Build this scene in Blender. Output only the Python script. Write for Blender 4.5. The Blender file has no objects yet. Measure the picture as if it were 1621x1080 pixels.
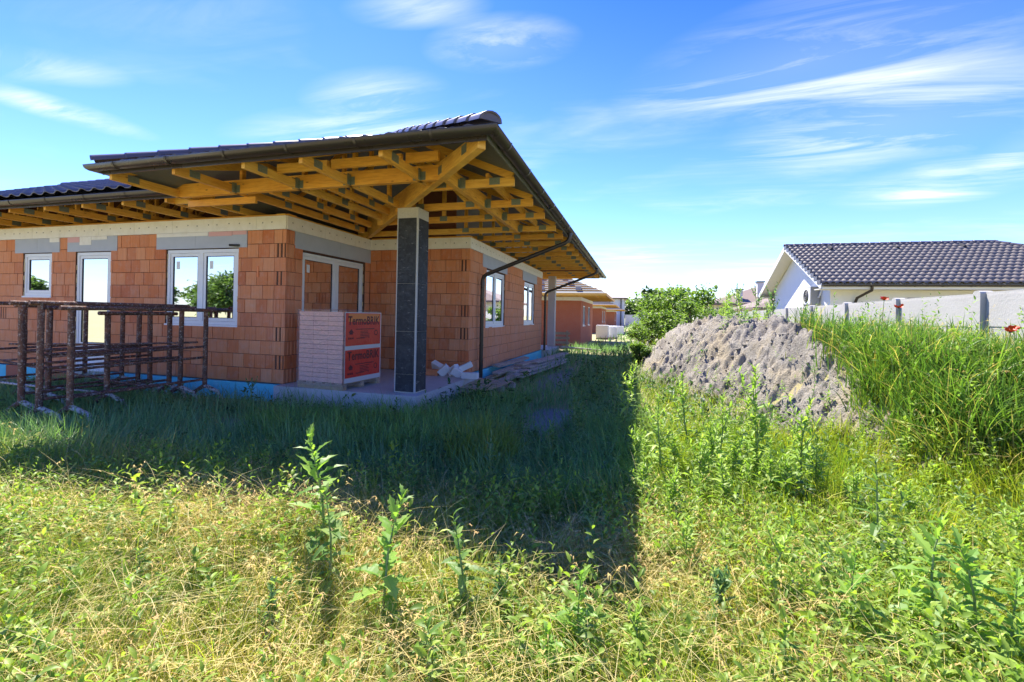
import bpy, bmesh, math, random
import numpy as np
from mathutils import Vector, Matrix
random.seed(7); rng = np.random.default_rng(11)
S = bpy.context.scene
COL = S.collection
# ------------------------------------------------------------------ camera, sky, sun, exposure
YAW, ROLL, FPX, PW = math.radians(15.505), math.radians(1.156), 705.32, 1621.0
camd = bpy.data.cameras.new('camera'); cam = bpy.data.objects.new('camera', camd); COL.objects.link(cam)
camd.sensor_width = 36.0; camd.lens = 36.0*FPX/PW; camd.shift_y = (499.31-540.0)/PW
camd.clip_start = .05; camd.clip_end = 6000
Fv = Vector((-math.sin(YAW), math.cos(YAW), 0)); Rv = Vector((math.cos(YAW), math.sin(YAW), 0)); Uv = Vector((0, 0, 1))
r_ = math.cos(ROLL)*Rv+math.sin(ROLL)*Uv; u_ = -math.sin(ROLL)*Rv+math.cos(ROLL)*Uv
EYE = Vector((0, 0, 1.62))
m = Matrix.Identity(4)
for i in range(3): m[i][0] = r_[i]; m[i][1] = u_[i]; m[i][2] = -Fv[i]; m[i][3] = EYE[i]
cam.matrix_world = m
S.camera = cam

SUN = Vector((-1.36, 1.74, 3.2)).normalized()
W = bpy.data.worlds.new('World'); S.world = W; W.use_nodes = True
SKY_STRENGTH = .15
def build_world():
    nt = W.node_tree; N = nt.nodes; L = nt.links; N.clear()
    out = N.new('ShaderNodeOutputWorld'); bg = N.new('ShaderNodeBackground'); bg.inputs['Strength'].default_value = SKY_STRENGTH
    sky = N.new('ShaderNodeTexSky'); sky.sky_type = 'NISHITA'; sky.sun_disc = False
    sky.sun_elevation = math.asin(SUN.z); sky.sun_rotation = math.atan2(SUN.x, SUN.y)
    sky.air_density = 1.0; sky.dust_density = .6; sky.ozone_density = 2.0; sky.altitude = 100
    def math_(op, a, b=None, c=None, clamp=False):
        n = N.new('ShaderNodeMath'); n.operation = op; n.use_clamp = clamp
        for i, v in enumerate((a, b, c)):
            if v is None: continue
            if isinstance(v, (int, float)): n.inputs[i].default_value = v
            else: L.new(v, n.inputs[i])
        return n.outputs[0]
    tc = N.new('ShaderNodeTexCoord'); sep = N.new('ShaderNodeSeparateXYZ'); L.new(tc.outputs['Generated'], sep.inputs[0])
    x, y, z = sep.outputs
    hs = N.new('ShaderNodeHueSaturation'); hs.inputs['Saturation'].default_value = 1.05; hs.inputs['Hue'].default_value = .498
    L.new(sky.outputs[0], hs.inputs['Color'])
    gm = N.new('ShaderNodeMix'); gm.data_type = 'RGBA'; gm.blend_type = 'MULTIPLY'; gm.inputs['Factor'].default_value = 1
    L.new(hs.outputs[0], gm.inputs['A'])
    tint = N.new('ShaderNodeValToRGB'); L.new(z, tint.inputs[0]); e = tint.color_ramp.elements   # deeper blue with height, as the photographed sky
    e[0].position = .0; e[0].color = (.25, .27, .335, 1); e[1].position = .62; e[1].color = (.037, .104, .37, 1)
    q = e.new(.22); q.color = (.155, .225, .38, 1)
    L.new(tint.outputs[0], gm.inputs['B'])
    # high thin cloud: direction projected to a flat layer far above
    zc = math_('MAXIMUM', z, .02)
    px = math_('DIVIDE', x, math_('ADD', zc, .06)); py = math_('DIVIDE', y, math_('ADD', zc, .06))
    comb = N.new('ShaderNodeCombineXYZ'); L.new(px, comb.inputs[0]); L.new(py, comb.inputs[1])
    def noise(scale, loc, rot, st, detail=7, rough=.6, dist=.6):
        mp = N.new('ShaderNodeMapping'); L.new(comb.outputs[0], mp.inputs[0])
        mp.inputs['Location'].default_value = loc; mp.inputs['Rotation'].default_value = (0, 0, rot); mp.inputs['Scale'].default_value = st
        n = N.new('ShaderNodeTexNoise'); n.inputs['Scale'].default_value = scale; n.inputs['Detail'].default_value = detail
        n.inputs['Roughness'].default_value = rough; n.inputs['Distortion'].default_value = dist
        L.new(mp.outputs[0], n.inputs['Vector']); return n.outputs[0]
    n1 = noise(1.3, (3.1, 1.7, 0), math.radians(-38), (.5, 2.1, 1), 10, .64, 1.2)
    n2 = noise(.7, (7.3, 4.2, 0), math.radians(-30), (.8, 1.2, 1), 5, .55, .3)
    wisp = math_('MULTIPLY', math_('SUBTRACT', n1, .41, clamp=True), 3.0, clamp=True)
    broad = math_('MULTIPLY', math_('SUBTRACT', n2, .47, clamp=True), 3.5, clamp=True)
    dens = math_('MULTIPLY', math_('MULTIPLY', wisp, broad), .62)
    # named cloud banks (world directions; where and how the photographed clouds lie)
    for (a, b, sx, sy, rot, amt) in CLOUDS:
        mp = N.new('ShaderNodeMapping'); mp.vector_type = 'TEXTURE'; L.new(comb.outputs[0], mp.inputs[0])
        mp.inputs['Location'].default_value = (a, b, 0); mp.inputs['Rotation'].default_value = (0, 0, rot); mp.inputs['Scale'].default_value = (sx, sy, 1)
        ln = N.new('ShaderNodeVectorMath'); ln.operation = 'LENGTH'; L.new(mp.outputs[0], ln.inputs[0])
        g = math_('POWER', math_('SUBTRACT', 1.0, ln.outputs['Value'], clamp=True), 1.15)
        w2 = math_('MULTIPLY', math_('MULTIPLY', g, math_('ADD', math_('MULTIPLY', wisp, 1.15), .09)), amt)
        dens = math_('ADD', dens, w2)
    # whitening low over the horizon
    hz = math_('POWER', math_('SUBTRACT', 1.0, math_('MULTIPLY', z, 1.9, clamp=True), clamp=True), 4.0)
    dens = math_('ADD', dens, math_('MULTIPLY', hz, .24))
    dens = math_('MINIMUM', dens, .93)
    mx = N.new('ShaderNodeMix'); mx.data_type = 'RGBA'; L.new(dens, mx.inputs['Factor']); L.new(gm.outputs['Result'], mx.inputs['A'])
    mx.inputs['B'].default_value = CLOUD_COL
    L.new(mx.outputs['Result'], bg.inputs['Color']); L.new(bg.outputs[0], out.inputs[0])
CLOUD_COL = (1.6, 1.63, 1.69, 1)
def cdir(px, py):
    d = Fv+(px-810.5)/FPX*r_-(py-499.31)/FPX*u_; d.normalize()
    return d.x/(d.z+.06), d.y/(d.z+.06)
def cbank(p, q, wide, amt):
    a, b = cdir(*p), cdir(*q)
    dx, dy = b[0]-a[0], b[1]-a[1]; L = math.hypot(dx, dy)
    return ((a[0]+b[0])/2, (a[1]+b[1])/2, L*.62, wide, math.atan2(dy, dx), amt)
CLOUDS = [cbank((1020, 165), (1660, 10), .42, 1.05), cbank((1200, 250), (1720, 110), .62, 1.05), cbank((1330, 320), (1640, 270), .5, .6),
          cbank((690, 85), (900, 60), .16, 1.1), cbank((500, 170), (690, 135), .20, .9), cbank((-60, 130), (230, 215), .16, 1.0),
          cbank((-80, 90), (190, 120), .14, .6), cbank((560, 20), (760, 5), .10, .7), cbank((1390, 310), (1560, 312), .16, .9),
          cbank((380, 215), (720, 190), .22, .6), cbank((1130, 440), (1290, 415), .9, 1.2), cbank((960, 420), (1090, 410), .7, .6),
          cbank((1560, 240), (1680, 225), .35, .8)]
build_world()
sd = bpy.data.lights.new('sun', 'SUN'); sun = bpy.data.objects.new('sun', sd); COL.objects.link(sun)
sd.energy = 2.2; sd.angle = math.radians(.53); sd.color = (1.0, .93, .80)
sun.rotation_euler = SUN.to_track_quat('Z', 'Y').to_euler()
VS = S.view_settings; VS.view_transform = 'Standard'; VS.look = 'None'; VS.gamma = 1; VS.use_curve_mapping = False
VS.exposure = 2.58
S.cycles.max_bounces = 9; S.cycles.diffuse_bounces = 6; S.cycles.glossy_bounces = 3; S.cycles.transmission_bounces = 4; S.cycles.transparent_max_bounces = 8
S.cycles.caustics_reflective = False; S.cycles.caustics_refractive = False
S.cycles.use_denoising = True

# ------------------------------------------------------------------ helpers
class MB:
    """collects boxes, prisms and tubes into one mesh"""
    def __init__(self): self.v = []; self.f = []; self.sm = []
    def add(self, vs, fs, smooth=False):
        o = len(self.v); self.v += [tuple(p) for p in vs]; self.f += [tuple(i+o for i in q) for q in fs]; self.sm += [smooth]*len(fs)
    def box(self, lo, hi, M=None):
        (a, b, c), (d, e, f) = lo, hi
        vs = [Vector(p) for p in ((a, b, c), (d, b, c), (d, e, c), (a, e, c), (a, b, f), (d, b, f), (d, e, f), (a, e, f))]
        if M is not None: vs = [M @ p for p in vs]
        self.add(vs, [(0, 3, 2, 1), (4, 5, 6, 7), (0, 1, 5, 4), (1, 2, 6, 5), (2, 3, 7, 6), (3, 0, 4, 7)])
        return self
    def bar(self, p, q, w, h, up=(0, 0, 1)):
        """box along p-q, w across (horizontal), h along up; the line p-q is the axis"""
        p, q = Vector(p), Vector(q); d = (q-p).normalized(); up = Vector(up)
        s = d.cross(up)
        if s.length < 1e-4: s = d.cross(Vector((1, 0, 0)))
        s.normalize(); t = s.cross(d)
        vs = [e+s*i*w/2+t*j*h/2 for e in (p, q) for i, j in ((-1, -1), (1, -1), (1, 1), (-1, 1))]
        self.add(vs, [(3, 2, 1, 0), (4, 5, 6, 7), (0, 1, 5, 4), (1, 2, 6, 5), (2, 3, 7, 6), (3, 0, 4, 7)])
        return self
    def tube(self, pts, r, n=8, cap=True, smooth=True):
        pts = [Vector(p) for p in pts]; rs = r if isinstance(r, (list, tuple)) else [r]*len(pts)
        vs = []; prev = None
        for i, p in enumerate(pts):
            d = (pts[min(i+1, len(pts)-1)]-pts[max(i-1, 0)]).normalized()
            if prev is None:
                a = d.cross(Vector((0, 0, 1)))
                if a.length < 1e-3: a = d.cross(Vector((1, 0, 0)))
            else: a = prev-d*prev.dot(d)
            a.normalize(); prev = a; b = d.cross(a)
            for k in range(n):
                t = 2*math.pi*k/n; vs.append(p+(a*math.cos(t)+b*math.sin(t))*rs[i])
        fs = []
        for i in range(len(pts)-1):
            for k in range(n):
                k2 = (k+1) % n; fs.append((i*n+k, i*n+k2, (i+1)*n+k2, (i+1)*n+k))
        self.add(vs, fs, smooth)
        if cap:
            o = len(pts)*n
            self.add([vs[k] for k in range(n)], [tuple(range(n))[::-1]]); self.add([vs[o-n+k] for k in range(n)], [tuple(range(n))])
        return self
    def prism(self, poly, d):
        """poly: 3D points in a plane, extruded by d"""
        d = Vector(d); n = len(poly); vs = [Vector(p) for p in poly]+[Vector(p)+d for p in poly]
        self.add(vs, [tuple(range(n))[::-1], tuple(range(n, 2*n))]+[(i, (i+1) % n, n+(i+1) % n, n+i) for i in range(n)])
        return self
    def mesh(self, name):
        me = bpy.data.meshes.new(name); me.from_pydata(self.v, [], self.f)
        me.polygons.foreach_set('use_smooth', self.sm); me.update(); return me
    def build(self, name, mat, parent=None, **kw):
        return link(name, self.mesh(name), mat, parent, **kw)
def fixn(me):
    b = bmesh.new(); b.from_mesh(me); bmesh.ops.recalc_face_normals(b, faces=b.faces); b.to_mesh(me); b.free()
def link(name, me, mat=None, parent=None, loc=None, kind=None, label=None):
    o = bpy.data.objects.new(name, me); COL.objects.link(o)
    if mat is not None and me is not None and not me.materials: me.materials.append(mat)
    if parent is not None: o.parent = parent
    if loc is not None: o.location = loc
    if kind: o['kind'] = kind
    if label: o['label'] = label
    return o
def tag(o, label, cat, group=None, kind=None):
    o['label'] = label; o['category'] = cat
    if group: o['group'] = group
    if kind: o['kind'] = kind
    return o
def thing(name, label, cat, loc=(0, 0, 0), rz=0, group=None):
    o = bpy.data.objects.new(name, None); COL.objects.link(o); o.location = loc; o.rotation_euler = (0, 0, rz); o.empty_display_size = .2
    return tag(o, label, cat, group)
def copy_thing(root, loc, rz, label, group=None, scale=None):
    r = root.copy(); COL.objects.link(r); r.location = loc; r.rotation_euler = (0, 0, rz); r['label'] = label
    if group: r['group'] = group
    if scale: r.scale = scale
    for c in root.children:
        k = c.copy(); COL.objects.link(k); k.parent = r
        for g in c.children:
            q = g.copy(); COL.objects.link(q); q.parent = k
    return r
def struct(o): o['kind'] = 'structure'; return o
def at(px, py, axis, val):
    """point where the photo ray through (px,py) meets a world plane; used once to survey positions"""
    d = Fv+(px-810.5)/FPX*r_-(py-499.31)/FPX*u_; i = 'XYZ'.index(axis)
    return EYE+d*((val-EYE[i])/d[i])
def proj(P):
    q = Vector(P)-EYE; z = q.dot(Fv)
    if z < .1: return None
    return 810.5+FPX*q.dot(r_)/z, 499.31-FPX*q.dot(u_)/z, z

# ------------------------------------------------------------------ materials
MATS = {}
class NT:
    def __init__(self, name):
        self.m = bpy.data.materials.new(name); self.m.use_nodes = True; self.t = self.m.node_tree; self.N = self.t.nodes; self.L = self.t.links
        self.b = self.N['Principled BSDF']; self.out = self.N['Material Output']; MATS[name] = self.m
    def n(self, t, **ins):
        k = self.N.new(t)
        for a, v in ins.items(): self.put(k, a, v)
        return k
    def put(self, k, a, v):
        s = k.inputs[a] if not a.startswith('_') else k.inputs[int(a[1:])]
        if hasattr(v, 'is_linked') or isinstance(v, bpy.types.NodeSocket): self.L.new(v, s)
        else: s.default_value = v
    def coord(self, kind='Object', scale=(1, 1, 1), loc=(0, 0, 0), rot=(0, 0, 0)):
        if kind == 'World':
            src = self.n('ShaderNodeNewGeometry').outputs['Position']
        else: src = self.n('ShaderNodeTexCoord').outputs[kind]
        mp = self.n('ShaderNodeMapping', Vector=src, Scale=scale, Location=loc, Rotation=rot); return mp.outputs[0]
    def noise(self, vec, scale, detail=4, rough=.55, dist=0):
        return self.n('ShaderNodeTexNoise', Vector=vec, Scale=scale, Detail=detail, Roughness=rough, Distortion=dist).outputs[0]
    def ramp(self, fac, stops, interp='LINEAR'):
        k = self.n('ShaderNodeValToRGB', Fac=fac); r = k.color_ramp; r.interpolation = interp
        while len(r.elements) > 1: r.elements.remove(r.elements[-1])
        r.elements[0].position = stops[0][0]; r.elements[0].color = (*stops[0][1], 1) if len(stops[0][1]) == 3 else stops[0][1]
        for p, c in stops[1:]:
            e = r.elements.new(p); e.color = (*c, 1) if len(c) == 3 else c
        return k.outputs[0]
    def mix(self, fac, a, b, mode='MIX'):
        k = self.n('ShaderNodeMix'); k.data_type = 'RGBA'; k.blend_type = mode
        for s, v in (('Factor', fac), ('A', a), ('B', b)):
            if isinstance(v, (int, float)): k.inputs[s].default_value = v
            elif isinstance(v, tuple): k.inputs[s].default_value = (*v, 1) if len(v) == 3 else v
            else: self.L.new(v, k.inputs[s])
        return k.outputs['Result']
    def math(self, op, a, b=0, clamp=False):
        k = self.n('ShaderNodeMath'); k.operation = op; k.use_clamp = clamp
        self.put(k, '_0', a); self.put(k, '_1', b); return k.outputs[0]
    def bump(self, h, strength=.4, dist=.01):
        self.L.new(self.n('ShaderNodeBump', Height=h, Strength=strength, Distance=dist).outputs[0], self.b.inputs['Normal'])
    def set(self, **kw):
        for a, v in kw.items():
            a = a.replace('_', ' ')
            if isinstance(v, tuple) and len(v) == 3: v = (*v, 1)
            self.put(self.b, a, v)
        return self.m
def g3(v): return (v, v, v)
def rnd(k): return k.n('ShaderNodeObjectInfo').outputs['Random']

def mats():
    k = NT('brick_clay')
    r = rnd(k); base = k.ramp(r, [(0, (.58, .165, .055)), (.3, (.66, .215, .075)), (.6, (.70, .255, .10)), (.85, (.72, .31, .15)), (1, (.54, .15, .055))])
    w = k.coord('World'); dusty = k.noise(w, 1.1, 4, .6); dusty2 = k.noise(w, 9, 4, .65)
    c = k.mix(k.ramp(dusty, [(.45, g3(0)), (.72, g3(.45))]), base, (.72, .36, .23))
    c = k.mix(k.ramp(dusty2, [(.5, g3(0)), (.8, g3(.35))]), c, (.60, .43, .36))
    gr = k.noise(k.coord('World', (60, 60, 2.0)), 1, 3, .6)
    c = k.mix(k.ramp(gr, [(.3, g3(.22)), (.6, g3(0))]), c, (.24, .085, .045), 'MIX')
    k.set(Base_Color=c, Roughness=.85); k.bump(gr, .35, .006)
    k = NT('brick_far')
    w = k.coord('World'); n1 = k.noise(w, 2.3, 4); n2 = k.noise(w, 14, 3)
    c = k.mix(n1, (.42, .115, .055), (.50, .165, .085)); c = k.mix(k.ramp(n2, [(.45, g3(0)), (.75, g3(.4))]), c, (.42, .20, .14))
    k.set(Base_Color=c, Roughness=.9); k.bump(n2, .3)
    k = NT('mortar'); k.set(Base_Color=(.11, .055, .035), Roughness=.95)
    k = NT('foam_white'); w = k.coord('World'); n = k.noise(w, 6, 5, .65)
    k.set(Base_Color=k.mix(k.ramp(n, [(.45, g3(0)), (.75, g3(.6))]), (.86, .84, .79), (.70, .66, .58)), Roughness=.8); k.bump(k.noise(w, 160, 2), .12, .003)
    k = NT('fastener'); k.set(Base_Color=(.33, .33, .33), Roughness=.6)
    k = NT('lintel_grey'); w = k.coord('World'); n = k.noise(w, 4, 5, .6)
    k.set(Base_Color=k.mix(n, (.40, .44, .52), (.53, .56, .62)), Roughness=.75); k.bump(k.noise(w, 90, 2), .15, .003)
    k = NT('foam_pink'); k.set(Base_Color=(.72, .42, .42), Roughness=.8)
    k = NT('foam_cyan'); w = k.coord('World'); n = k.noise(w, 5, 5, .65)
    k.set(Base_Color=k.mix(k.ramp(n, [(.5, g3(0)), (.75, g3(.55))]), (.13, .62, .74), (.40, .68, .70)), Roughness=.75)
    k = NT('pvc_white'); w = k.coord('World'); n = k.noise(w, 7, 4, .6)
    k.set(Base_Color=k.mix(k.ramp(n, [(.5, g3(0)), (.8, g3(.4))]), (.80, .81, .82), (.62, .62, .60)), Roughness=.35)
    k = NT('pur_foam'); w = k.coord('World'); n = k.noise(w, 40, 3); k.set(Base_Color=(.66, .55, .33), Roughness=.9); k.bump(n, .8, .02)
    k = NT('rubber'); k.set(Base_Color=(.03, .03, .032), Roughness=.5)
    k = NT('glass')   # coated double glazing: part mirror, part clear
    gl = k.n('ShaderNodeBsdfGlossy', Roughness=.015); gl.inputs['Color'].default_value = (.93, .96, 1, 1)
    tr = k.n('ShaderNodeBsdfTransparent'); tr.inputs['Color'].default_value = (.72, .78, .76, 1)
    lw = k.n('ShaderNodeLayerWeight', Blend=.35); f = k.n('ShaderNodeMapRange', Value=lw.outputs['Fresnel']); f.inputs['To Min'].default_value = .5; f.inputs['To Max'].default_value = .95
    mx = k.n('ShaderNodeMixShader'); k.L.new(f.outputs[0], mx.inputs[0]); k.L.new(tr.outputs[0], mx.inputs[1]); k.L.new(gl.outputs[0], mx.inputs[2]); k.L.new(mx.outputs[0], k.out.inputs[0])
    k = NT('sticker'); k.set(Base_Color=(.8, .8, .78), Roughness=.6)
    k = NT('timber'); r = rnd(k); w = k.coord('Object', (2.2, 2.2, 2.2)); 
    g = k.noise(k.coord('World', (3, 3, 26)), 1.6, 5, .6, .4); g2 = k.noise(k.coord('World'), 1.7, 3)
    base = k.ramp(r, [(0, (.80, .39, .05)), (.5, (.86, .46, .07)), (1, (.85, .52, .10))])
    c = k.mix(k.ramp(g, [(.35, g3(.55)), (.62, g3(0))]), base, (.52, .20, .025))
    c = k.mix(k.ramp(g2, [(.5, g3(0)), (.8, g3(.5))]), c, (.85, .55, .14))
    vor = k.n('ShaderNodeTexVoronoi', Vector=k.coord('World', (3.4, 3.4, 9)), Scale=1.0).outputs['Distance']
    c = k.mix(k.ramp(vor, [(.04, g3(.85)), (.11, g3(0))]), c, (.16, .05, .012))
    k.set(Base_Color=c, Roughness=.55); k.bump(g, .15, .004)
    k = NT('nail_plate'); w = k.coord('World'); n = k.noise(w, 70, 2); k.set(Base_Color=k.mix(n, (.15, .19, .16), (.30, .34, .29)), Metallic=.5, Roughness=.5); k.bump(n, .6, .004)
    k = NT('membrane'); n = k.noise(k.coord('World'), 5, 4); k.set(Base_Color=k.mix(n, (.13, .135, .14), (.19, .195, .20)), Roughness=.8); k.bump(n, .4, .03)
    k = NT('gutter_metal'); n = k.noise(k.coord('World'), 3, 4); k.set(Base_Color=(.052, .043, .038), Roughness=k.ramp(n, [(.3, g3(.24)), (.7, g3(.38))]), Metallic=.15)
    k = NT('roof_tile'); r = rnd(k); n = k.noise(k.coord('World'), 11, 4); c = k.mix(n, (.085, .072, .074), (.13, .112, .115)); c = k.mix(r, c, (.10, .086, .09))
    k.set(Base_Color=c, Roughness=.36); k.bump(k.noise(k.coord('World'), 90, 2), .12, .003)
    k = NT('roof_tile_grey'); r = rnd(k); n = k.noise(k.coord('World'), 11, 4); c = k.mix(n, (.175, .15, .13), (.245, .215, .19)); c = k.mix(r, c, (.20, .17, .145))
    k.set(Base_Color=c, Roughness=.55); k.b.inputs['Specular IOR Level'].default_value = .4
    k = NT('roof_tile_brown'); n = k.noise(k.coord('World'), 9, 4); k.set(Base_Color=k.mix(n, (.15, .105, .085), (.22, .165, .135)), Roughness=.75)
    k = NT('roof_tile_pale'); n = k.noise(k.coord('World'), 9, 4); k.set(Base_Color=k.mix(n, (.30, .27, .26), (.38, .35, .34)), Roughness=.6)
    k = NT('concrete'); w = k.coord('World'); n = k.noise(w, 3, 6, .65); n2 = k.noise(w, 40, 3)
    c = k.mix(n, (.46, .45, .43), (.60, .58, .55)); c = k.mix(k.ramp(n2, [(.45, g3(0)), (.8, g3(.4))]), c, (.30, .28, .26)); k.set(Base_Color=c, Roughness=.9); k.bump(n2, .3, .01)
    k = NT('bitumen'); w = k.coord('World'); n = k.noise(w, 7, 6, .72, .8); n2 = k.noise(k.coord('World', (3, 3, 14)), 2.4, 5, .7)
    c = k.mix(k.ramp(n, [(.42, g3(0)), (.66, g3(.6))]), (.018, .020, .024), (.065, .07, .078)); c = k.mix(k.ramp(n2, [(.60, g3(0)), (.70, g3(.75))]), c, (.33, .33, .32))
    k.set(Base_Color=c, Roughness=.7); k.bump(n, .5, .01)
    k = NT('rusty_pipe'); w = k.coord('World'); n = k.noise(w, 5, 5, .65); n2 = k.noise(w, 26, 5, .7)
    c = k.ramp(n, [(.30, (.055, .042, .035)), (.5, (.12, .065, .045)), (.66, (.17, .075, .05)), (.8, (.10, .075, .062))])
    c = k.mix(k.math('MULTIPLY', rnd(k), .3), c, (.135, .055, .04)); n3 = k.noise(w, 55, 3, .7)
    n4 = k.noise(w, 11, 4, .7); c = k.mix(k.ramp(n4, [(.50, g3(0)), (.64, g3(.75))]), c, (.26, .115, .06)); c = k.mix(k.ramp(n2, [(.55, g3(0)), (.66, g3(.8))]), c, (.46, .43, .39)); c = k.mix(k.ramp(n3, [(.60, g3(0)), (.68, g3(.8))]), c, (.56, .54, .5)); k.set(Base_Color=c, Roughness=.92); k.bump(n2, .9, .012)
    k = NT('splattered_pipe'); w = k.coord('World'); n2 = k.noise(w, 24, 5, .7)
    c = k.mix(k.ramp(n2, [(.40, g3(0)), (.52, g3(.9))]), (.10, .055, .042), (.60, .585, .56)); k.set(Base_Color=c, Roughness=.8); k.bump(n2, .6, .01)
    k = NT('wrapped_brick'); r = rnd(k); w = k.coord('World'); n = k.noise(w, 6, 5, .7, .6)
    c = k.mix(n, (.82, .42, .30), (.88, .58, .47)); c = k.mix(k.math('MULTIPLY', r, .5), c, (.66, .42, .36)); k.set(Base_Color=c, Roughness=.7)
    k = NT('shrink_film')
    tr = k.n('ShaderNodeBsdfTransparent'); tr.inputs['Color'].default_value = (.95, .94, .95, 1)
    di = k.n('ShaderNodeBsdfPrincipled'); di.inputs['Base Color'].default_value = (.84, .76, .76, 1); di.inputs['Roughness'].default_value = .18
    w = k.coord('World', (3, 3, 12)); nn = k.noise(w, 2.2, 6, .7, 1.2)
    k.L.new(k.n('ShaderNodeBump', Height=nn, Strength=.8, Distance=.03).outputs[0], di.inputs['Normal'])
    mx = k.n('ShaderNodeMixShader'); k.L.new(k.ramp(nn, [(.35, g3(.03)), (.72, g3(.30))]), mx.inputs[0]); k.L.new(tr.outputs[0], mx.inputs[1]); k.L.new(di.outputs[0], mx.inputs[2]); k.L.new(mx.outputs[0], k.out.inputs[0])
    k = NT('label_red'); w = k.coord('World'); n = k.noise(w, 3, 4, .6, .5); c = k.mix(n, (.62, .02, .018), (.72, .045, .03)); k.set(Base_Color=c, Roughness=.28); k.bump(k.noise(w, 9, 4, .6, 1), .35, .03)
    k = NT('label_orange'); w = k.coord('World'); n = k.noise(w, 8, 3); k.set(Base_Color=k.mix(n, (.72, .16, .03), (.75, .25, .05)), Roughness=.3)
    k = NT('label_white'); k.set(Base_Color=(.62, .60, .60), Roughness=.35)
    k = NT('ink'); k.set(Base_Color=(.10, .012, .02), Roughness=.5)
    k = NT('old_wood'); r = rnd(k); g = k.noise(k.coord('Object', (1.5, 18, 18)), 2.2, 5, .65, .5)
    c = k.mix(r, (.46, .39, .31), (.60, .55, .48)); c = k.mix(k.ramp(g, [(.35, g3(.7)), (.6, g3(0))]), c, (.19, .145, .11)); k.set(Base_Color=c, Roughness=.85); k.bump(g, .4, .006)
    k = NT('pallet_wood'); r = rnd(k); g = k.noise(k.coord('World', (9, 9, 9)), 2.2, 5, .65, .5)
    c = k.mix(r, (.44, .33, .21), (.55, .44, .30)); c = k.mix(k.ramp(g, [(.35, g3(.6)), (.6, g3(0))]), c, (.26, .18, .11)); k.set(Base_Color=c, Roughness=.85)
    k = NT('white_block'); w = k.coord('World'); n = k.noise(w, 14, 5); k.set(Base_Color=k.mix(n, (.70, .69, .66), (.82, .81, .79)), Roughness=.9); k.bump(n, .3, .01)
    k = NT('render_white'); w = k.coord('World'); n = k.noise(w, 2, 5); k.set(Base_Color=k.mix(n, (.74, .74, .73), (.82, .82, .81)), Roughness=.85)
    k = NT('soffit_cream'); k.set(Base_Color=(.70, .66, .58), Roughness=.7)
    k = NT('fence_concrete'); w = k.coord('World'); n = k.noise(w, 2.6, 6, .68); n2 = k.noise(w, 30, 4)
    c = k.mix(n, (.36, .355, .34), (.50, .49, .47)); c = k.mix(k.ramp(n2, [(.5, g3(0)), (.8, g3(.35))]), c, (.40, .38, .35)); k.set(Base_Color=c, Roughness=.9); k.bump(n2, .4, .01)
    k = NT('ac_grey'); k.set(Base_Color=(.36, .36, .36), Roughness=.5)
    k = NT('ac_dark'); k.set(Base_Color=(.03, .03, .032), Roughness=.95)
    k = NT('window_dark'); k.set(Base_Color=(.02, .022, .025), Roughness=.1)
    k = NT('poppy'); k.set(Base_Color=(.78, .06, .02), Roughness=.5)
    k = NT('bark'); n = k.noise(k.coord('World', (8, 8, 2)), 2, 5); k.set(Base_Color=k.mix(n, (.09, .065, .045), (.17, .13, .10)), Roughness=.9); k.bump(n, .6, .02)
    k = NT('interior'); n = k.noise(k.coord('World'), 3, 4); k.set(Base_Color=k.mix(n, (.20, .075, .045), (.27, .11, .07)), Roughness=.9)
    k = NT('plaster_int'); k.set(Base_Color=(.28, .26, .25), Roughness=.9)
    # plants: hue comes from the mesh attribute "tint"; thin leaves pass light
    def leaf(name, rough=.45, trans=.46, spec=.3):
        k = NT(name); a = k.n('ShaderNodeAttribute'); a.attribute_name = 'tint'; c = a.outputs['Color']
        k.set(Base_Color=c, Roughness=rough); k.b.inputs['Specular IOR Level'].default_value = spec
        t = k.n('ShaderNodeBsdfTranslucent'); k.L.new(k.mix(1.0, c, (1.35, 1.45, .75), 'MULTIPLY'), t.inputs['Color'])
        mx = k.n('ShaderNodeMixShader', Fac=trans); k.L.new(k.b.outputs[0], mx.inputs[1]); k.L.new(t.outputs[0], mx.inputs[2]); k.L.new(mx.outputs[0], k.out.inputs[0])
    leaf('leaf'); leaf('grass_blade', .45, .38, .3); leaf('dry_blade', .6, .3, .2)
    k = NT('stem'); k.set(Base_Color=(.22, .29, .10), Roughness=.6)
    # ground
    k = NT('ground'); w = k.coord('World'); n1 = k.noise(w, .5, 5, .6); n2 = k.noise(w, 5, 6, .7); n3 = k.noise(w, 45, 4, .7)
    c = k.mix(k.ramp(n1, [(.4, g3(0)), (.6, g3(1))]), (.40, .33, .17), (.34, .33, .12)); c = k.mix(k.ramp(n2, [(.4, g3(0)), (.7, g3(.7))]), c, (.44, .36, .20)); c = k.mix(k.ramp(n3, [(.34, g3(.5)), (.5, g3(0))]), c, (.14, .115, .07))
    pos = k.n('ShaderNodeNewGeometry').outputs['Position']; dl = k.n('ShaderNodeVectorMath'); dl.operation = 'LENGTH'; k.L.new(pos, dl.inputs[0])
    fld = k.mix(k.noise(w, .06, 4), (.36, .325, .17), (.28, .28, .12)); c = k.mix(k.ramp(k.math('DIVIDE', dl.outputs['Value'], 60), [(.28, g3(0)), (.6, g3(1))]), c, fld)
    k.set(Base_Color=c, Roughness=.95); k.bump(n3, .8, .02)
    k = NT('dry_earth'); w = k.coord('World'); n2 = k.noise(w, 3, 6, .7); n3 = k.noise(w, 40, 5, .7)
    c = k.mix(n2, (.26, .24, .215), (.40, .375, .34)); c = k.mix(k.ramp(n3, [(.38, g3(.6)), (.6, g3(0))]), c, (.17, .15, .13)); k.set(Base_Color=c, Roughness=.95); k.bump(n3, .9, .03)
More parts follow.
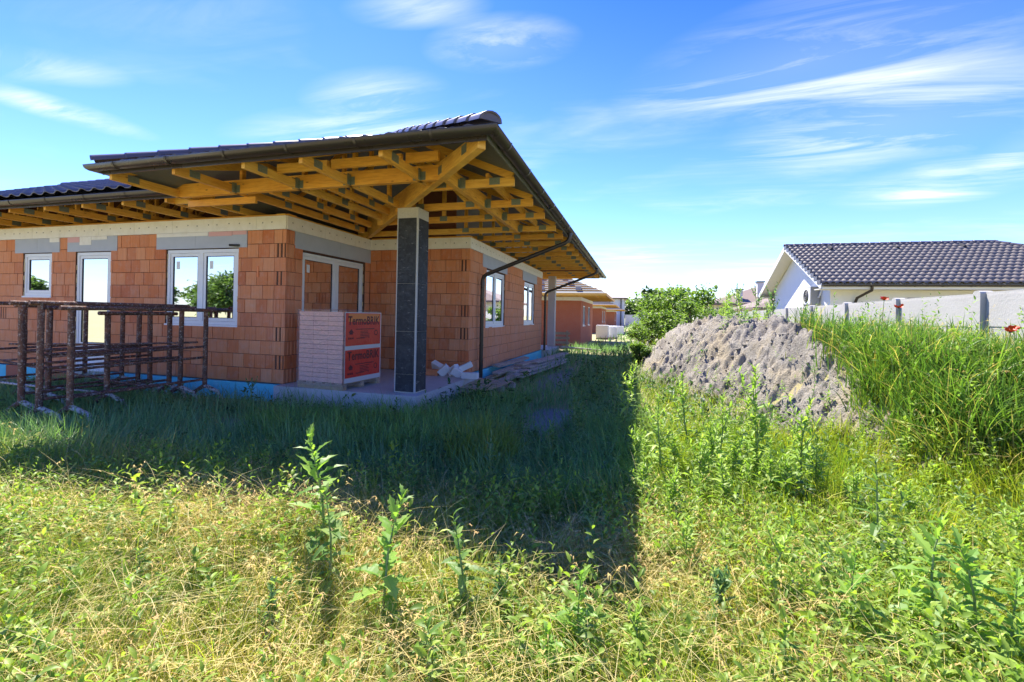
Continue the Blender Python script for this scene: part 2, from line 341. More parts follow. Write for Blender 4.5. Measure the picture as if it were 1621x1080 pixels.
    k = NT('mound_soil'); w = k.coord('World'); n1 = k.noise(w, .85, 5, .62, .5); n2 = k.noise(w, 6, 6, .7); n3 = k.noise(w, 38, 5, .72)
    c = k.mix(n2, (.275, .25, .21), (.50, .465, .40)); c = k.mix(k.ramp(n1, [(.50, g3(0)), (.62, g3(.75))]), c, (.49, .41, .27)); c = k.mix(k.ramp(n1, [(.34, g3(.8)), (.45, g3(0))]), c, (.19, .165, .14))
    c = k.mix(k.ramp(n3, [(.36, g3(.55)), (.56, g3(0))]), c, (.15, .13, .115)); k.set(Base_Color=c, Roughness=.95); k.bump(n3, 1.0, .06)
    k = NT('field'); w = k.coord('World'); n = k.noise(w, .05, 5); n2 = k.noise(w, .8, 5); c = k.mix(n, (.20, .19, .06), (.28, .25, .09)); c = k.mix(n2, c, (.12, .15, .045)); k.set(Base_Color=c, Roughness=.95)
mats()
M = MATS
# ------------------------------------------------------------------ terrain
def sstep(a, b, x): t = np.clip((x-a)/(b-a), 0, 1); return t*t*(3-2*t)
def _hash(i, j, s):
    n = (i*374761393+j*668265263+s*1442695041) & 0x7fffffff; n = ((n ^ (n >> 13))*1274126177) & 0x7fffffff
    return ((n ^ (n >> 16)) & 0xffff)/65535.0
def vnoise(x, y, s=0):
    x = np.asarray(x, float); y = np.asarray(y, float); i = np.floor(x).astype(np.int64); j = np.floor(y).astype(np.int64)
    u = x-i; v = y-j; u = u*u*(3-2*u); v = v*v*(3-2*v)
    return (_hash(i, j, s)*(1-u)+_hash(i+1, j, s)*u)*(1-v)+(_hash(i, j+1, s)*(1-u)+_hash(i+1, j+1, s)*u)*v
def fbm(x, y, s=0, o=4):
    t = 0; a = .5
    for k in range(o): t = t+a*vnoise(x*2**k, y*2**k, s+k*17); a *= .5
    return t
def mound_s(x, y):
    x = np.asarray(x, float); y = np.asarray(y, float)
    s1 = (x-2.3)*.927+(y-5.9)*.375           # foot that runs from the near end back to the left
    s2 = (x+.25)*1.0+.03*(y-12)              # left foot further back
    k = .5; h = np.clip(.5+.5*(s2-s1)/k, 0, 1); return s2*(1-h)+s1*h-k*h*(1-h)
def mound_h(x, y):
    x = np.asarray(x, float); y = np.asarray(y, float)
    s = mound_s(x, y)+.22*(fbm(x*1.3, y*1.3, 5)-.47)
    top = 1.60-.62*sstep(11.8, 16.5, y)-.45*sstep(18, 30, y)
    h = top*sstep(-.05, 1.75, s)
    wb = sstep(2.55, 3.25, x)*(1-sstep(10.0, 12.5, y)); h = h*(1-.40*sstep(3.2, 4.3, x)*sstep(10, 12.5, y))
    h = h*(1-wb)+wb*(.05+.80*sstep(4.5, 6.6, y))
    return h
def ground_h(x, y):
    x = np.asarray(x, float); y = np.asarray(y, float)
    b = .05*(fbm(x*.7, y*.7, 3)-.45)*2
    b = b+.20*np.exp(-((x+2.2)**2/1.3+(y-2.35)**2/.35))+.10*np.exp(-((x+5.2)**2/1.5+(y-2.7)**2/.3))+.08*sstep(3.2, 2.0, y)
    b = b+.22*sstep(2.4, 3.4, x)*sstep(3.2, 6.0, y)*(1-sstep(9, 12, y))
    near = np.exp(-((x+6)**2+(y-7)**2)/30); b = b*(1-.6*near)
    b = b*(1-sstep(14, 24, np.hypot(x, y)))
    b = b-.38*sstep(21.5, 27, y)*sstep(14, 6, x)
    far = sstep(60, 160, np.hypot(x, y)); return b*(1-far)-.38*far
def H(x, y): return ground_h(x, y)+mound_h(x, y)
def grid_mesh(name, xs, ys, zf, mat, smooth=True):
    X, Y = np.meshgrid(xs, ys); Z = zf(X, Y); nx, ny = len(xs), len(ys)
    v = np.stack([X, Y, Z], -1).reshape(-1, 3)
    i = np.arange(nx-1)[None]+np.arange(ny-1)[:, None]*nx; f = np.stack([i, i+1, i+1+nx, i+nx], -1).reshape(-1, 4)
    return np_mesh(name, v, f, mat, smooth)
def np_mesh(name, v, f, mat, smooth=False, tint=None):
    me = bpy.data.meshes.new(name); n = len(v); me.vertices.add(n); me.vertices.foreach_set('co', np.asarray(v, np.float32).ravel())
    fs = f if isinstance(f, list) else [f]; fs = [a for a in fs if len(a)]
    loops = np.concatenate([a.ravel() for a in fs]).astype(np.int32); tot = np.concatenate([np.full(len(a), a.shape[1], np.int32) for a in fs])
    st = np.concatenate([[0], np.cumsum(tot)[:-1]]).astype(np.int32)
    me.loops.add(len(loops)); me.loops.foreach_set('vertex_index', loops); me.polygons.add(len(tot)); me.polygons.foreach_set('loop_start', st); me.polygons.foreach_set('loop_total', tot)
    if smooth: me.polygons.foreach_set('use_smooth', np.ones(len(tot), bool))
    if tint is not None:
        a = me.color_attributes.new('tint', 'FLOAT_COLOR', 'POINT'); a.data.foreach_set('color', np.concatenate([tint, np.ones((n, 1))], 1).astype(np.float32).ravel())
    me.update(calc_edges=True); me.validate()
    if mat: me.materials.append(mat)
    return me
def axis(a, b, fine0, fine1, d0, d1):
    """graded coordinates: step d0 between fine0 and fine1, growing outside"""
    out = list(np.arange(fine0, fine1+d0/2, d0)); s = d0
    while out[-1] < b: s = min(s*1.25, d1); out.append(out[-1]+s)
    s = d0
    while out[0] > a: s = min(s*1.25, d1); out.insert(0, out[0]-s)
    return np.array(out)
gx = axis(-1500, 1500, -9, 5, .12, 200); gy = axis(-1500, 1500, .2, 13, .12, 200)
def ground_z(x, y): return ground_h(x, y)+np.where(mound_h(x, y) > .03, mound_h(x, y)*.93-.05, mound_h(x, y))
struct(link('ground', grid_mesh('ground', gx, gy, ground_z, M['ground'])))
def mound_z(x, y):
    b = H(x, y); mh = mound_h(x, y)
    rough = (fbm(x*2.2, y*2.2, 19, 3)-.45)*.30+(np.abs(fbm(x*5.5, y*5.5, 21, 3)-.45)-.08)*.42+(fbm(x*12, y*12, 31, 3)-.43)*.26
    rough = rough*np.clip(mh*5, 0, 1)
    return np.where(mh > .02, b+rough+.004, b-.12)
struct(link('soil_mound', grid_mesh('soil_mound', np.arange(-.9, 4.5, .026), np.concatenate([np.arange(5.2, 12, .03), np.arange(12, 34, .16)]), mound_z, M['mound_soil'])))
def patch(name, cx, cy, rx, ry, mat, seed, dz=.012):
    n = 40; vs = [(cx, cy, float(H(cx, cy))+dz)]; fs = []
    rings = 7
    for r in range(1, rings+1):
        for k in range(n):
            t = 2*math.pi*k/n; q = r/rings*(.75+.5*float(vnoise(math.cos(t)*2+5, math.sin(t)*2+5, seed)))
            x, y = cx+rx*q*math.cos(t), cy+ry*q*math.sin(t); vs.append((x, y, float(H(x, y))+dz*(1.3-r/rings*1.6)+.02*(float(fbm(x*6, y*6, 9))-.47)))
    for k in range(n): fs.append((0, 1+k, 1+(k+1) % n))
    for r in range(rings-1):
        for k in range(n): a = 1+r*n; fs.append((a+k, a+n+k, a+n+(k+1) % n, a+(k+1) % n))
    me = bpy.data.meshes.new(name); me.from_pydata(vs, [], fs); me.polygons.foreach_set('use_smooth', [True]*len(fs)); return struct(link(name, me, mat))
patch('bare_earth', -5.0, 4.95, 1.6, .55, M['dry_earth'], 1, .03)
patch('bare_earth', -1.25, 6.5, .55, 1.7, M['dry_earth'], 2, .03)
patch('bare_earth', -2.0, 25.2, 3.2, 2.8, M['dry_earth'], 3, .03)
patch('bare_earth', -1.9, 11.5, .5, 3.2, M['dry_earth'], 4, .02)

# ------------------------------------------------------------------ the unfinished brick house
ROOTS = set()
def wroot(*a, **k):
    r = thing(*a, **k); ROOTS.add(r.name); return r
Z0, ROW = .32, .25
house = wroot('brick_house', 'unfinished brick house with open timber eaves, black corner column and dark gutters', 'house', (-6, 9.2, 0))
def wall_frame(o, d, n): # columns: along, outward, up
    Mx = Matrix.Identity(4)
    for i in range(3): Mx[i][0] = d[i]; Mx[i][1] = n[i]; Mx[i][2] = (0, 0, 1)[i]; Mx[i][3] = o[i]
    return Mx
def brick_mesh(kind):
    w, h, d, b = .2445, .2425, .075, .0045
    mb = MB()
    if kind == 'plain':
        x, z = w/2, h/2
        vs = [(-x, -d, -z), (x, -d, -z), (x, -d, z), (-x, -d, z), (-x, -b, -z), (x, -b, -z), (x, -b, z), (-x, -b, z), (-x+b, 0, -z+b), (x-b, 0, -z+b), (x-b, 0, z-b), (-x+b, 0, z-b)]
        fs = []
        for k in range(4):
            k2 = (k+1) % 4; fs += [(k, k2, 4+k2, 4+k), (4+k, 4+k2, 8+k2, 8+k)]
        fs.append((8, 9, 10, 11)); mb.add(vs, fs)
    else:      # end face with tongue and groove ribs
        xs = [-w/2, -.085, -.075, -.04, -.03, -.002, .008, .042, .052, .082, .09, w/2]; ys = [0, 0, -.012, -.012, 0, 0, -.012, -.012, 0, 0, -.012, -.012]
        vs = []; n = len(xs)
        for x, y in zip(xs, ys): vs += [(x, y, -h/2), (x, y, h/2)]
        vs += [(-w/2, -d, -h/2), (-w/2, -d, h/2), (w/2, -d, -h/2), (w/2, -d, h/2)]
        fs = [(2*i, 2*i+2, 2*i+3, 2*i+1) for i in range(n-1)]
        fs += [(2*n, 0, 1, 2*n+1), (2*n-2, 2*n+2, 2*n+3, 2*n-1)]
        fs += [tuple([2*n]+[2*n+2]+[2*i for i in range(n-1, -1, -1)]), tuple([2*i+1 for i in range(n)]+[2*n+3, 2*n+1])]
        mb.add(vs, fs)
    me = mb.mesh('brick'); fixn(me); me.materials.append(M['brick_clay']); return me
BR = {'plain': brick_mesh('plain'), 'rib': brick_mesh('rib')}
bricks = []   # (area, wall object, world matrix, kind)
def make_wall(o, d, n, length, rows, openings, blocked, thick=.30, ribs=(), phase=0., name='wall', rib_end=None, core=(0,0)):
    """openings: (x0,x1,z0,z1) real holes; blocked: the same plus lintels, where no brick lies"""
    T = wall_frame(o, d, n); top = Z0+rows*ROW
    xs = sorted({0, length, *[v for q in openings for v in q[:2]]}); mb = MB()
    xs[0] += core[0]; xs[-1] -= core[1]
    for a, b in zip(xs, xs[1:]):
        mid = (a+b)/2; holes = sorted([(q[2], q[3]) for q in openings if q[0]-1e-6 <= mid <= q[1]+1e-6]); z = Z0
        for h0, h1 in holes+[(top, top)]:
            if h0-z > .01: mb.box((a, -thick, z), (b, -.014, h0), T)
            z = max(z, h1)
    w = mb.build(name, M['mortar'], house)
    for r in range(rows):
        z0 = Z0+r*ROW; z1 = z0+ROW; free = [(0.0, length)]
        for q in blocked:
            if min(z1, q[3])-max(z0, q[2]) < .07: continue
            nf = []
            for a, b in free:
                if q[1] <= a or q[0] >= b: nf.append((a, b)); continue
                if q[0]-a > .02: nf.append((a, q[0]))
                if b-q[1] > .02: nf.append((q[1], b))
            free = nf
        off = phase+(r % 2)*.125+random.uniform(-.02, .02)
        for a, b in free:
            fa_ = fb_ = None
            if rib_end == 'hi' and b > length-.02:
                if r % 2: fb_ = b-.25
                else: b -= .077
            if rib_end == 'lo' and a < .02:
                if r % 2 == 0: fa_ = a+.25
                else: a += .077
            if fa_ is not None and fa_ > b-.05: fa_ = None
            cuts = [a]+([fa_] if fa_ else []); k = math.ceil((a-off)/.25)
            while off+k*.25 < b:
                x = off+k*.25
                if x-cuts[-1] > .05 and b-x > .05 and (fb_ is None or fb_-x > .05): cuts.append(x+random.uniform(-.004, .004))
                k += 1
            if fb_ is not None and fb_-cuts[-1] > .04: cuts.append(fb_)
            cuts.append(b)
            for c0, c1 in zip(cuts, cuts[1:]):
                cx = (c0+c1)/2; wd = c1-c0-.0065
                kind = 'rib' if (fb_ is not None and c1 == b) or (fa_ is not None and c0 == a) or random.random() < .025 else 'plain'
                ml = Matrix.Translation((cx, random.uniform(-.006, .003), z0+ROW/2)) @ Matrix.Rotation(random.uniform(-.006, .006), 4, 'Y') @ Matrix.Rotation(random.uniform(-.012, .012), 4, 'Z') @ Matrix.Diagonal((wd/.2445, 1, 1, 1))
                P = T @ ml; s = proj(P.translation); area = 0
                if s and -20 < s[0] < 1640: area = abs(wd*ROW*(Vector(n).dot((EYE-P.translation).normalized())))/s[2]**2
                bricks.append((area, w, P, kind))
    return T, w
# openings in wall coordinates
FX = -16.0
def fx(*q): return [(a-FX, b-FX, c, d) for a, b, c, d in q]
o1 = fx((-12.97, -12.05, 1.82, 2.76), (-11.33, -10.30, .32, 2.76), (-8.82, -7.06, 1.32, 2.76))
l1 = fx((-13.22, -11.80, 2.77, 3.07), (-11.56, -10.12, 2.77, 3.07), (-9.06, -6.86, 2.77, 3.07))
T1, w1 = make_wall((FX, 6.54, 0), (1, 0, 0), (0, -1, 0), -6.0-FX, 11, o1, o1+l1, rib_end='hi', core=(0, .018))
o2 = [(.42, 2.42, .32, 2.74)]; l2 = [(.22, 2.625, 2.76, 3.07)]
T2, w2 = make_wall((-6.0, 6.54, 0), (0, 1, 0), (1, 0, 0), 2.61, 11, o2, o2+l2, rib_end='lo', phase=.09, core=(.30, 0))
T3, w3 = make_wall((-6.0, 9.15, 0), (1, 0, 0), (0, -1, 0), 2.48, 11, [], [], rib_end='hi', phase=.04, core=(0, .018))
o4 = [(1.15, 2.78, 1.32, 2.74), (5.0, 6.55, 1.32, 2.74)]; l4 = [(.86, 2.95, 2.76, 3.07), (4.75, 6.86, 2.76, 3.07)]
T4, w4 = make_wall((-3.52, 9.15, 0), (0, 1, 0), (1, 0, 0), 7.85, 11, o4, o4+l4, rib_end='lo', phase=.02, core=(.30, 0))
mb = MB(); mb.box((-10, 16.7, Z0), (-3.83, 17.0, 3.07)); mb.box((-16, 13.2, Z0), (-10, 13.5, 3.72)); mb.box((-6.4, 17.01, 3.36), (-1.9, 17.05, 3.62)); mb.box((-6.4, 17.01, 3.62), (-2.6, 17.05, 4.0)); mb.box((-16.3, 6.24, Z0), (-16.0, 13.5, 3.07)); mb.prism([(-16.3, 5.7, 3.36), (-16.3, 13.3, 3.36), (-16.3, 9.51, 5.0)], (.1, 0, 0)); mb.prism([(-16.1, 9.46, 3.36), (-16.1, 9.46, 5.05), (-4.6, 9.46, 5.05), (-4.0, 9.46, 4.4), (-4.0, 9.46, 3.36)], (0, .04, 0)); mb.box((-10.3, 13.5, Z0), (-10, 17, 3.07))  # includes attic partitions added to keep the space under the roof dark
mb.box((-9.6, 6.9, Z0), (-9.48, 13.2, 3.0)); mb.box((-9.4, 11.0, Z0), (-3.9, 11.12, 3.0))
mb.build('wall', M['interior'], house)
bricks.sort(key=lambda q: -q[0])
rest = {}
for i, (a, w, P, kind) in enumerate(bricks):
    if i < 300:
        b = bpy.data.objects.new('brick', BR[kind]); COL.objects.link(b); b.parent = w; b.matrix_local = P
    else: rest.setdefault(kind, []).append(P)
vs = []; fs = {}
vall = []; quads = []; ngons = []
me = bpy.data.meshes.new('brick'); bmr = bmesh.new()
for kind, Ps in rest.items():
    for P in Ps:
        t = BR[kind].copy(); t.transform(P); bmr.from_mesh(t); bpy.data.meshes.remove(t)
bmr.to_mesh(me); bmr.free()
link('brick', me, M['brick_clay'], house, kind='stuff')
# lintels over the openings: grey insulation panels, some pink and white patches
def lintel(T, a, b, z0, z1):
    mb = MB(); mid = (a+b)/2+random.uniform(-.2, .2)
    for c, d in ((a, mid-.002), (mid+.002, b)): mb.box((c, -.28, z0), (d, .006, z1), T)
    return mb.build('lintel_panel', M['lintel_grey'], house)
for T, ls in ((T1, l1), (T2, l2), (T4, l4)):
    for q in ls: lintel(T, q[0], q[1], 2.765, 3.068)
def slip(T, a, b, z0, z1, mat): MB().box((a, .004, z0), (b, .013, z1), T).build('patch_strip', M[mat], house)
x = lambda v: v-FX
slip(T1, x(-7.75), x(-7.2), 2.985, 3.068, 'foam_pink'); slip(T1, x(-7.19), x(-6.87), 3.0, 3.068, 'foam_pink'); slip(T1, x(-9.05), x(-7.77), 3.0, 3.068, 'foam_white')
slip(T1, x(-11.55), x(-11.2), 2.96, 3.068, 'foam_pink'); slip(T1, x(-11.19), x(-10.85), 2.90, 3.068, 'foam_white'); slip(T1, x(-10.84), x(-10.4), 3.0, 3.068, 'foam_white'); slip(T1, x(-12.1), x(-11.8), 2.98, 3.068, 'foam_white')
# white boards round the ring beam
def band(T, length, a0=0., ends=(0, 0)):
    xx = a0
    while xx < length-.02:
        e = min(xx+1.0, length)
        b = MB().box((xx+.002, -.29, 3.072), (e-.002, .012, 3.312), T).build('insulation_board', M['foam_white'], house)
        f = MB()
        for j in range(4):
            for zz in (3.20,):
                c = T @ Vector((xx+.12+.25*j+random.uniform(-.03, .03), .0, zz+random.uniform(-.012, .012)))
                nn = T.to_3x3() @ Vector((0, 1, 0))
                if xx+.12+.25*j < e-.05: f.tube([c, c+nn*.0145], .014, 6)
        f.build('fastener', M['fastener'], b, kind='stuff'); xx = e
band(T1, -6.0-FX, .35); band(T2, 2.60, .012); band(T3, 2.48-.012, .012); band(T4, 7.85, .0)
for T, L in ((T1, -5.98-FX), (T2, 2.60), (T3, 2.48), (T4, 7.85)):
    MB().box((-.0, -.22, 3.314), (L, -.03, 3.348), T).build('wall_plate', M['timber'], house)
# slab, plinth insulation
sl = MB(); sl.box((-16, 6.56, -.3), (-6.02, 13.2, .302)); sl.box((-6.0, 6.32, -.3), (-3.28, 9.13, .318)); sl.box((-6.0, 9.15, -.3), (-3.55, 17, .302)); sl.box((-3.50, 16.9, -.5), (-3.2, 19.6, .312)); sl.box((-8, 17.02, -.5), (-3.52, 19.6, .31))
sl.build('concrete_slab', M['concrete'], house)
for a, b, mt in ((-16, -13.35, 'foam_cyan'), (-12.75, -12.3, 'foam_cyan'), (-10.2, -9.3, 'foam_cyan'), (-9.29, -8.1, 'foam_cyan'), (-8.09, -7.0, 'foam_cyan'), (-6.99, -6.06, 'foam_cyan'), (-13.34, -12.76, 'brick_far'), (-12.29, -11.4, 'brick_far')):
    MB().box((a, 6.485, -.12), (b, 6.558, .305)).build('plinth_board', M[mt], house)
MB().box((-6.055, 6.485, -.1), (-6.003, 6.558, .30)).build('plinth_board', M['foam_white'], house)
yy = 9.3
while yy < 17:
    MB().box((-3.548, yy, -.2), (-3.475, min(yy+1.23, 17), .306)).build('plinth_board', M['foam_cyan'], house); yy += 1.24
# windows
def window(T, x0, x1, z0, z1, leaves, name='window', setback=.03, panel=0., split=None, pane_mat='glass', sticker=()):
    f, dep = .062, .07; y1 = -setback; y0 = y1-dep
    fr = MB()
    pf = MB()      # foam bead round the frame
    for k in range(int((z1-z0)/.09)):
        for xs in (x0+.006, x1-.006):
            zc = z0+.05+.09*k; r = random.uniform(.012, .024); pf.box((xs-r, y0+.01, zc-.05), (xs+r, y1+random.uniform(-.02, .012), zc+.048), T)
    x0 += .014; x1 -= .014; z0 += .012; z1 -= .012
    fr.box((x0, y0, z0), (x0+f, y1, z1), T); fr.box((x1-f, y0, z0), (x1, y1, z1), T)
    fr.box((x0+f, y0, z1-f), (x1-f, y1, z1), T); fr.box((x0+f, y0, z0), (x1-f, y1, z0+f), T)
    cuts = [x0+f]+([split] if split else [x0+f+(x1-x0-2*f)*i/leaves for i in range(1, leaves)])+[x1-f]
    for c in cuts[1:-1]: fr.box((c-.04, y0, z0+f), (c+.04, y1-.001, z1-f), T)
    w = fr.build(name, M['pvc_white'], house); pf.build('foam_bead', M['pur_foam'], w, kind='stuff')
    MB().box((x0-.02, y1+.001, z0-.035), (x1+.02, y1+.035, z0-.002), T).build('sill', M['pvc_white'], w)
    for i, (a, b) in enumerate(zip(cuts, cuts[1:])):
        a += (.04 if i else 0)+.004; b -= (.04 if i < len(cuts)-2 else 0)+.004; c, d = z0+f+.004, z1-f-.004; s = .058; yb, yf = y0+.008, y1-.012
        sa = MB(); sa.box((a, yb, c), (a+s, yf, d), T); sa.box((b-s, yb, c), (b, yf, d), T); sa.box((a+s, yb, d-s), (b-s, yf, d), T); sa.box((a+s, yb, c), (b-s, yf, c+s), T)
        if panel: sa.box((a+s, yb, c+panel), (b-s, yf, c+panel+s), T)
        sa.build('sash', M['pvc_white'], w)
        g = MB(); e = .011; zb = c+s+(panel if panel else 0)
        for (p, q, r, t) in ((a+s, a+s+e, zb, d-s), (b-s-e, b-s, zb, d-s), (a+s+e, b-s-e, zb, zb+e), (a+s+e, b-s-e, d-s-e, d-s)): g.box((p, yf-.012, r), (q, yf-.003, t), T)
        g.build('gasket', M['rubber'], w)
        MB().box((a+s, yb+.02, zb), (b-s, yb+.034, d-s), T).build('pane', M[pane_mat], w)
        if panel: MB().box((a+s, yb+.012, c+s), (b-s, yf-.015, c+panel), T).build('lower_panel', M['pvc_white'], w)
        if i < len(sticker) and sticker[i]:
            MB().box((a+s+.07, yb+.0345, d-s-.24), (a+s+.15, yb+.036, d-s-.09), T).build('sticker', M['sticker'], w)
        hx = b-s/2 if i == 0 else a+s/2
        MB().box((hx-.013, yf, (c+d)/2-.03), (hx+.013, yf+.012, (c+d)/2+.1), T).build('handle', M['pvc_white'], w) if panel else None
    return w
window(T1, *o1[0], 1); window(T1, *o1[1], 1, panel=.42, name='glazed_door'); window(T1, *o1[2], 2, split=-7.96-FX, sticker=(1, 1))
window(T2, *o2[0], 2, split=1.46, sticker=(1, 0), setback=.06, name='patio_door')
window(T4, *o4[0], 2, setback=.035); window(T4, *o4[1], 2, setback=.035)
# black coated corner column and the grey one at the back
c = MB().box((-3.80, 6.545, .32), (-3.425, 6.92, 3.345)).build('column', M['concrete'], house)
for zz0, zz1 in ((.34, .62), (.625, 1.32), (1.325, 2.1), (2.105, 3.17)):
    MB().box((-3.775, 6.532, zz0), (-3.452, 6.544, zz1)).build('coating_sheet', M['bitumen'], c)
    MB().box((-3.424, 6.575, zz0), (-3.412, 6.90, zz1)).build('coating_sheet', M['bitumen'], c)
    MB().box((-3.812, 6.575, zz0), (-3.801, 6.90, zz1)).build('coating_sheet', M['bitumen'], c)
MB().box((-3.66, 18.95, .3), (-3.36, 19.25, 3.345)).build('column', M['concrete'], house)
for zz in (1.9,): MB().box((-6.9, 6.528, 1.0), (-6.87, 6.536, 1.0)) 
slip(T1, x(-6.62), x(-6.58), 2.22, 2.42, 'label_orange')

# ------------------------------------------------------------------ roof timber
EX0, EX1, EY0, EYL, EY1, PIT, ZE = -7.0, -1.45, 4.25, 5.38, 21.3, .42, 3.56
def roof_z(x, y):
    a = min(y-EY0, EX1-x, x-EX0, EY1-y); b = min(y-EYL, 13.65-y) if x < EX0+3 else -9
    return ZE+PIT*max(a, b)
TB = M['timber']
def plates(lst, p, axis_, w=.052):
    """pair of nail plates on the two faces of a vertical member at p"""
    h, l = .095, .15
    for s in (-1, 1):
        mb = MB()
        if axis_ == 'Y': mb.box((p[0]+s*w/2-(.0 if s > 0 else .003), p[1]-l/2, p[2]-h/2), (p[0]+s*w/2+(.003 if s > 0 else .0), p[1]+l/2, p[2]+h/2))
        else: mb.box((p[0]-l/2, p[1]+s*w/2-(.0 if s > 0 else .003), p[2]-h/2), (p[0]+l/2, p[1]+s*w/2+(.003 if s > 0 else .0), p[2]+h/2))
        lst.append(mb)
def truss(ax, c, t0, t1, up=1):
    """one roof truss in the plane ax=const seen from below: bottom chord, top chord, webs, nail plates; t0 is the eave end"""
    P = (lambda t, z: Vector((c, t, z))) if ax == 'Y' else (lambda t, z: Vector((t, c, z)))
    sg = 1 if t1 > t0 else -1; w, h = .05, .115; L = abs(t1-t0)
    bc = MB().bar(P(t0, 3.352+h/2), P(t1, 3.352+h/2), w, h).build('bottom_chord', TB, house)
    zt = lambda t: roof_z(*((c, t) if ax == 'Y' else (t, c)))-.075
    # top chord up to where the roof turns
    te = t0; best = zt(t0)
    for k in range(1, 60):
        t = t0+(t1-t0)*k/60
        if zt(t) > best: best = zt(t); te = t
    np_ = []; plates(np_, P(t0+sg*.27, 3.352+.075), ax)
    if abs(te-t0) > .3:
        z0 = max(zt(t0)-h/2, 3.352+h*.95)
        MB().bar(P(t0+sg*.02, z0), P(te, zt(te)-h/2), w*.98, h).build('top_chord', TB, house)
        ks = [t for t in (1.05, 1.95, 2.9, 3.9) if t < abs(te-t0)-.1]
        for i, kk in enumerate(ks):
            t = t0+sg*kk; z1 = zt(t)-h
            if z1-3.352-h > .06: MB().bar(P(t, 3.352+h), P(t, z1), w*.96, .07, up=P(1, 0)-P(0, 0)).build('web', TB, house)
            plates(np_, P(t, 3.352+.075), ax)
            if i+1 < len(ks):
                t2 = t0+sg*ks[i+1]; MB().bar(P(t+sg*.06, 3.352+h), P(t2-sg*.05, zt(t2)-h), w*.9, .06, up=P(.3, 1)-P(0, 0)).build('web', TB, house)
    for q in np_: q.build('nail_plate', M['nail_plate'], bc)
    return bc
hipy = lambda x: EY0+.1+(EX1-.1-x); hipx = lambda y: EX1-.1-(y-EY0-.1)
for X in (-6.9, -5.78, -4.66, -3.82, -2.76): truss('Y', X, 4.36, min(hipy(X)-.05, 9.1))
for X in (-5.25, -4.25): truss('Y', X, 5.40, hipy(X)-.05)
yy = 4.98
for i, Y in enumerate((5.75, 6.87, 7.82, 8.96, 9.9, 10.85, 11.8, 12.75, 13.7, 14.65, 15.6, 16.55, 17.5, 18.45, 19.4, 20.35)):
    truss('X', Y, -1.60, hipx(Y)+.05 if Y < 8.9 else -6.2)
for k in range(9): truss('Y', -7.43-.965*k, 5.49, 9.4)
# header beams, blocking and the hip girder over the column
MB().box((-6.95, 5.28, 3.352), (-2.46, 5.36, 3.548)).build('header_beam', TB, house)
MB().box((-2.455, 5.28, 3.350), (-2.375, 9.05, 3.546)).build('header_beam', TB, house)
for a, b in ((-3.79, -2.79), (-4.63, -3.85), (-2.73, -2.3)): MB().box((a, 4.86, 3.45), (b, 4.905, 3.565)).build('blocking', TB, house)
MB().box((-7.45, 5.62, 3.352), (-6.6, 5.66, 3.47)).build('blocking', TB, house)
MB().box((-6.93, 5.47, 3.25), (-5.6, 5.51, 3.349)).build('blocking', TB, house)
for a, b in ((5.78, 6.84), (6.90, 7.79), (7.85, 8.93)): MB().box((-2.02, a, 3.45), (-1.975, b, 3.56)).build('blocking', TB, house)
hg = []
for k in range(13):
    q = k/12; X = EX1-.13-q*4.42; Y = EY0+.13+q*4.7; hg.append((X, Y))
n = Vector((1, 1, 0)).normalized()*.045
poly = [Vector((X, Y, 3.349))-n for X, Y in (hg[0], hg[-1])]+[Vector((X, Y, max(min(roof_z(X, Y)-.07, 3.349+.16+q*.32), 3.46)))-n for q, (X, Y) in reversed([(k/12, p) for k, p in enumerate(hg)])]
me = MB().prism(poly, n*2).mesh('hip_girder'); fixn(me); hip = link('hip_girder', me, TB, house)
for q in (.06, .19):
    X, Y = hg[0][0]-q*4.42, hg[0][1]+q*4.7
    d = Vector((-1, 1, 0)).normalized(); p = Vector((X, Y, 3.46))
    for s in (-1, 1): MB().bar(p-d*.07+n*1.04*s, p+d*.07+n*1.04*s, .004, .1).build('nail_plate', M['nail_plate'], hip)
def hanger(f):
    mb = MB(); f(mb); mb.build('joist_hanger', M['nail_plate'], house)
for X in (-5.78, -4.66, -3.82, -2.76):
    hanger(lambda h: [h.box((X+s*.028-.002, 5.20, 3.352), (X+s*.028+.002, 5.279, 3.50)) for s in (-1, 1)]+[h.box((X-.09, 5.274, 3.36), (X+.09, 5.279, 3.47))])
for Y in (5.75, 6.87, 7.82, 8.96):
    hanger(lambda h: [h.box((-2.374, Y+s*.028-.002, 3.352), (-2.29, Y+s*.028+.002, 3.50)) for s in (-1, 1)]+[h.box((-2.374, Y-.09, 3.36), (-2.369, Y+.09, 3.47))])

# ------------------------------------------------------------------ roof skin, tiles, gutters
def skin(polys, z_off, th, name, mat):
    mb = MB()
    for poly in polys: mb.prism([Vector(p)+Vector((0, 0, z_off)) for p in poly], (0, 0, -th))
    me = mb.mesh(name); fixn(me); return link(name, me, mat, house)
half = (EX1-EX0)/2; XR = (EX0+EX1)/2; ZR = ZE+PIT*half
hipA = [[(EX0, EY0, ZE), (EX1, EY0, ZE), (XR, EY0+half, ZR)], [(EX1, EY0, ZE), (EX1, EY1, ZE), (XR, EY1-half, ZR), (XR, EY0+half, ZR)],
        [(EX1, EY1, ZE), (EX0, EY1, ZE), (XR, EY1-half, ZR)], [(EX0, EY1, ZE), (EX0, EY0, ZE), (XR, EY0+half, ZR), (XR, EY1-half, ZR)]]
ZL = ZE+PIT*(13.65-EYL)/2; YL = (13.65+EYL)/2
hipB = [[(-19, EYL, ZE), (EX0, EYL, ZE), (EX0+2.6, YL, ZL), (-19, YL, ZL)], [(EX0, 13.65, ZE), (-19, 13.65, ZE), (-19, YL, ZL), (EX0+2.6, YL, ZL)]]
